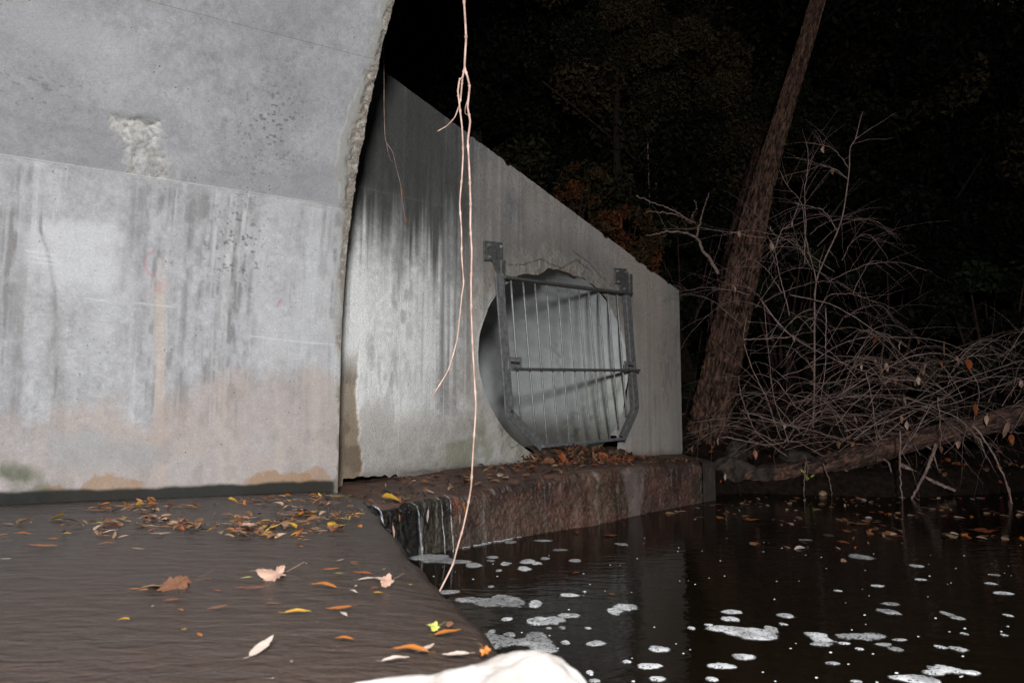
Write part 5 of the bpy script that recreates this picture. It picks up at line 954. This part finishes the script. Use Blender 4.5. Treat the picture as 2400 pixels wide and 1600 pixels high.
cm_dark = crown_mesh("crown", 34000, 3.1, 2.9, .064, TC_DARK, 1, 34); cm_tan = crown_mesh("crown", 34000, 3.0, 2.6, .064, TC_TAN, 2, 30)
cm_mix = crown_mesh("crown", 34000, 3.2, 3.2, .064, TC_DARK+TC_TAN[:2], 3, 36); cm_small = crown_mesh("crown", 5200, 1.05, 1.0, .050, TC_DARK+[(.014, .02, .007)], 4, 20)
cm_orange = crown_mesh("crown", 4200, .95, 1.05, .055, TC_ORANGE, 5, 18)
mk = MB(); mk.tube([(0, 0, -6), (.06, 0, -3), (0, .05, 0), (.1, 0, 1.6)], [.15, .12, .08, .03], 9)
for a in range(5): an = a*1.256; mk.tube([(0, 0, -1.4+.4*a), (.7*math.cos(an), .7*math.sin(an), -.6+.4*a), (1.5*math.cos(an), 1.5*math.sin(an), .1+.35*a)], [.05, .03, .01], 6)
trunk_me = mesh_np("trunk", mk.v, mk.q, mk.t, True, col=np.full((len(mk.v), 3), .9)); trunk_me.materials.append(M_BARK_NIGHT)
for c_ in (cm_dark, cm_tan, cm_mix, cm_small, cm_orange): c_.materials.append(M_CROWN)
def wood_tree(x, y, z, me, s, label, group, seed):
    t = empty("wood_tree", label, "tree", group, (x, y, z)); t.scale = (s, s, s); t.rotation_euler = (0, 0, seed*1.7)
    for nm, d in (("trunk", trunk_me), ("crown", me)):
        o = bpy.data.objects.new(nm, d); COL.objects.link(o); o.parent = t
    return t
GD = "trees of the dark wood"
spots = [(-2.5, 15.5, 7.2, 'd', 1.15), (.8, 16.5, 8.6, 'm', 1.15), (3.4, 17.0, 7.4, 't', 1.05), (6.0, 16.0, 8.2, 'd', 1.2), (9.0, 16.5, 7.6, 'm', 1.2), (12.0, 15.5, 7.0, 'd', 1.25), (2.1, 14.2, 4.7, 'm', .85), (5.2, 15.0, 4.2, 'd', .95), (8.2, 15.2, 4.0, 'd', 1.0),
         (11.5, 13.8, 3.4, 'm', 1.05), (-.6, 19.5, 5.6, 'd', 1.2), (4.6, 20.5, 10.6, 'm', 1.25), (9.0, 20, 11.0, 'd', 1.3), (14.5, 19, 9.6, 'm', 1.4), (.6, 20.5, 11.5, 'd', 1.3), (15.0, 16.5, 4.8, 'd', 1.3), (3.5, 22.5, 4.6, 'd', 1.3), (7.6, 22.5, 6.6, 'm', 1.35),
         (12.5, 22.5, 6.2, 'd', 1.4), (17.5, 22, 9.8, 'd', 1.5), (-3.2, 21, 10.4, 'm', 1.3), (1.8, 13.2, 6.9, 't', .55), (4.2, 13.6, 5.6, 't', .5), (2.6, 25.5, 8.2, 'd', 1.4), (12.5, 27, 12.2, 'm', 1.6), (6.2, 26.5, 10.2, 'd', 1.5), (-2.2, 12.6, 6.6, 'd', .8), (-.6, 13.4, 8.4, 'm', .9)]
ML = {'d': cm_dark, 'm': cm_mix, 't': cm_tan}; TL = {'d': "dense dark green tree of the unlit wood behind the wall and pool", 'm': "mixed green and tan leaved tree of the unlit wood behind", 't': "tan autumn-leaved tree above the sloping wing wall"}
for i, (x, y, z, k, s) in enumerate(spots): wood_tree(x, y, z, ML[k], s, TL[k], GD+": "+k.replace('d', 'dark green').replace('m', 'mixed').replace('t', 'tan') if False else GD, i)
def bush(x, y, z, me, s, label, cat, seed):
    t = empty("bush", label, cat, "bushes behind the wing wall and along the bank", (x, y, z)); t.scale = (s, s, s); t.rotation_euler = (0, 0, seed*2.1)
    o = bpy.data.objects.new("foliage", me); COL.objects.link(o); o.parent = t
    m = MB()
    for k in range(5): an = k*1.3+seed; m.tube([(.1*math.cos(an), .1*math.sin(an), -1.1), (.3*math.cos(an), .3*math.sin(an), -.3), (.5*math.cos(an), .5*math.sin(an), .5)], [.03, .02, .008], 6)
    m.build("stems", M_BARK_DARK, t, True, col=np.full((len(m.v), 3), .9))
bush(1.62, 12.6, 3.35, cm_orange, .95, "rust orange bush peeping over the sloping top of the wing wall", "bush", 1)
bush(1.05, 12.4, 4.3, cm_orange, .55, "small dull orange bush higher up above the wing wall", "bush", 2)
for i, (x, y, z, s, lab) in enumerate([(2.75, 12.6, 1.5, .8, "dark green bush in the gap between wall end and leaning tree"), (2.9, 13.4, 3.0, 1.1, "taller dark green bush behind the wall's right shoulder"), (4.4, 13.0, 2.6, 1.1, "dark leafy bush behind the bare shrub, right of the leaning trunk"), (5.9, 12.4, 2.2, 1.1, "dark leafy bush behind the arching bramble"), (7.4, 12.2, 2.0, 1.2, "dark leafy bush at the right edge of the bank"), (2.45, 11.9, .75, .5, "low green bush at the foot of the wall's right end"), (4.9, 11.7, .7, .55, "low dark bush above the fallen log"), (6.4, 11.6, .8, .7, "low dark bush behind the right end of the fallen log")]):
    bush(x, y, z, cm_small, s, lab, "bush", i)
# thin uprights and a slanting dead stem behind the wall
for k, (pth, r_, lab) in enumerate(zip(POLES, (.010, .022, .016), ("thin pale upright stem behind the wing wall, left of a dark pole", "dark straight pole standing behind the wing wall", "long straight dead stem slanting down behind the wing wall"))):
    m = MB(); P = smooth_path(pth, 50); P += np.random.default_rng(k+40).normal(size=P.shape)*.003; m.tube(P, r_, 8); o = m.build(("slender_stem", "pole", "dead_stem")[k], (M_TWIG, M_DARKSTEEL, M_BARK_DARK)[k], None, True, col=np.full((len(m.v), 3), .8)); tag(o, lab, ("stem", "pole", "stem")[k])
# fallen log, stakes, stones
lg = empty("fallen_log", "long fallen log with reddish bark slanting out over the pool", "log", loc=(0, 0, 0))
bark_tube("log_trunk", LOG, [.12, .13, .14, .135, .13, .125, .125, .13, .13], M_LOG, lg, n=170, sides=40, ridge=.14, seed=5)
for k in range(4):
    p = np.array(LOG[3+k]); m = MB(); m.tube([p, p+np.array([.1, -.15, -.12]), p+np.array([.12, -.22, -.35])], [.018, .012, .005], 6); m.build("stub", M_TWIG, lg, True)
o = bark_tube("broken_stake", STAKE, [.05, .065, .085], M_BARK_DARK, None, n=60, sides=24, ridge=.15, seed=6); tag(o, "short broken stump leaning over the stones by the log", "stump")
SL = ["bare stick leaning from the log into the pool", "dim half-sunk branch lying along the waterline", "thin twig dangling from the log to the water", "long drooping twig with dead leaves at the right edge of the pool", "thin twig dangling near the green sprig", "short forked twig hanging below the log"]
for k, pth in enumerate(STICKS):
    m = MB(); P = smooth_path(pth, 36); P += np.random.default_rng(k+60).normal(size=P.shape)*.004; r_ = (.022, .03, .010, .011, .006, .007)[k]; m.tube(P, np.linspace(r_, r_*.6, 36), 7); o = m.build("stick", M_TWIG, None, True); tag(o, SL[k], "stick")
for k, (x, y, z, sx, sy, sz, lab) in enumerate([(2.85, 10.35, -.18, .28, .22, .22, "dark angular bank stone nearest the ledge end"), (3.28, 10.3, -.20, .30, .2, .16, "flat dark bank stone under the broken stump"), (3.05, 10.7, .06, .26, .2, .18, "upper dark bank stone right of the leaning trunk"), (3.75, 10.6, -.02, .24, .2, .16, "dark bank stone behind the log's left end"), (5.05, 10.2, -.34, .22, .16, .10, "half-sunk dark stone at the waterline right of the stick"), (3.75, 9.75, -.385, .045, .04, .035, "small pale pebble standing out of the far water")]):
    blob("bank_stone", M_LEAF['t'] if k == 5 else M_STONE, (x, y, z), sx, sy, sz, 600+k, lab, "stone", k*.7, 24, .35)
# green sprig by the log
sp = empty("green_sprig", "small fresh green sprig hanging under the log", "plant", loc=(3.62, 9.9, -.12))
for k in range(7):
    lf = leaf('B', 'g', k, "sprig_leaf", sp); lf.location = (RNG.uniform(-.07, .07), RNG.uniform(-.05, .05), RNG.uniform(-.12, .1)); lf.scale = (.06,)*3; lf.rotation_euler = (RNG.uniform(-1, 1), RNG.uniform(-1, 1), RNG.uniform(0, 6))
m = MB(); m.tube([(0, .05, .2), (.02, 0, .05), (0, 0, -.12)], .004, 5); m.build("stalk", M_TWIG, sp, True)
# bare shrub and bramble
def shrub(name, label, idx, r0, twigs, seed, extra=0, box=None, nleaf=12):
    S_ = empty(name, label, "shrub", loc=(0, 0, 0)); rg = np.random.default_rng(seed); m2 = MB(); paths = []
    for i in idx:
        P = smooth_path(SHRUB_STEMS[i], 34); P += np.cumsum(rg.normal(size=P.shape), 0)*.004; r_ = r0*(1.5 if i == 0 else rg.uniform(.7, 1.15))
        m = MB(); m.tube(P, np.linspace(r_, r_*.45, 34), 7); m.build("stem", M_TWIG, S_, True); paths.append((P, r_))
    for k in range(extra):                                           # more arching canes in the same thicket
        a = np.array([rg.uniform(*box[0]), rg.uniform(*box[1]), rg.uniform(*box[2])]); an = rg.uniform(-.9, .9)+(math.pi if rg.random() < .35 else 0); l = rg.uniform(.5, 1.5)
        d = np.array([math.cos(an), rg.uniform(-.35, .35), 0]); h = rg.uniform(.05, .55)
        P = smooth_path([a, a+d*l*.35+ZH*h*.8, a+d*l*.7+ZH*h*.9, a+d*l+ZH*h*rg.uniform(-.4, .8)], 24); P += np.cumsum(rg.normal(size=P.shape), 0)*.005; paths.append((P, r0*.5)); m2.tube(P, np.linspace(r0*.55, r0*.2, 24), 5)
    for k in range(twigs):
        P, r_ = paths[rg.integers(len(paths))]; j = rg.integers(4, len(P)-1); t = P[j]-P[j-1]; t /= np.linalg.norm(t)+1e-9
        d = t+rg.normal(size=3)*np.array([.75, .5, .75]); d /= np.linalg.norm(d); l = rg.uniform(.15, .95)**1.2; b = rg.normal(size=3)*.35
        Q = smooth_path([P[j], P[j]+d*l*.5+b*l*.2, P[j]+d*l+b*l*.6-ZH*l*.12], 12); Q += np.cumsum(rg.normal(size=Q.shape), 0)*.005; m2.tube(Q, np.linspace(r_*rg.uniform(.25, .5), r_*.1, 12), 5)
    tag(m2.build("twig_tangle", M_TWIG, S_, True), kind="stuff")
    for k in range(nleaf):
        P, r_ = paths[rg.integers(len(paths))]; p = P[rg.integers(10, len(P))]; l = rg.uniform(.06, .13)
        lf = leaf('L', 'ptpbr'[k % 5], k, "withered_leaf", S_); lf.location = p-ZH*l*.5; lf.scale = (l, l*2.3, l*2.6); lf.rotation_euler = (rg.uniform(-.6, .6), 1.35+rg.uniform(-.4, .4), rg.uniform(0, 6))
    return S_
shrub("bare_shrub", "upright leafless shrub with a fan of fine pale twigs right of the leaning trunk", [0, 1, 2, 3, 4, 5, 6, 7, 8, 9, 10, 11, 12, 13], .0085, 420, 21, 36, ((2.9, 4.5), (9.7, 10.6), (.1, 3.0)))
bramble = shrub("bramble", "arching tangle of leafless bramble canes over the fallen log", list(range(14, 28)), .0078, 420, 22, 110, ((3.2, 6.4), (9.2, 10.3), (.05, 1.35)), 34)
for k, (x, y, z, l) in enumerate(DEAD_LEAVES):
    lf = leaf('L', 'p' if k % 3 else 'r', k, "withered_leaf", bramble); lf.location = (x, y, z); lf.scale = (l*1.15, l*2.2, l*2.2); lf.rotation_euler = (RNG.uniform(-.5, .5), 1.3+RNG.uniform(-.4, .4), RNG.uniform(0, 6))
# leaf litter on the bank
def on_bank(rg):
    x = rg.uniform(2.3, 8); y = rg.uniform(9.9, 13.0); z = float(bank_z(np.array(x), np.array(y)))
    return (x, y, z+.015) if z > POOL+.03 else None
o = litter("bank_litter", 700, on_bank, ['b', 'k', 'r', 'k'], .05, .1, 8, .4); tag(o, "dark fallen leaves strewn over the wooded bank", "leaf litter", kind="stuff")
# where two to five look-alikes share a description, tell them apart by their order from the left
_by = {}
for o in COL.objects:
    if o.parent is None and "label" in o.keys() and o.get("category") in ("leaf", "foam"): _by.setdefault(o["label"], []).append(o)
for lab, obs in _by.items():
    if 2 <= len(obs) <= 5 and len(lab.split()) <= 12:
        obs.sort(key=lambda q_: q_.location.x/max(q_.location.y, .1))
        for k, o in enumerate(obs): o["label"] = lab + ", " + ("first", "second", "third", "fourth", "fifth")[k] + " from the left"
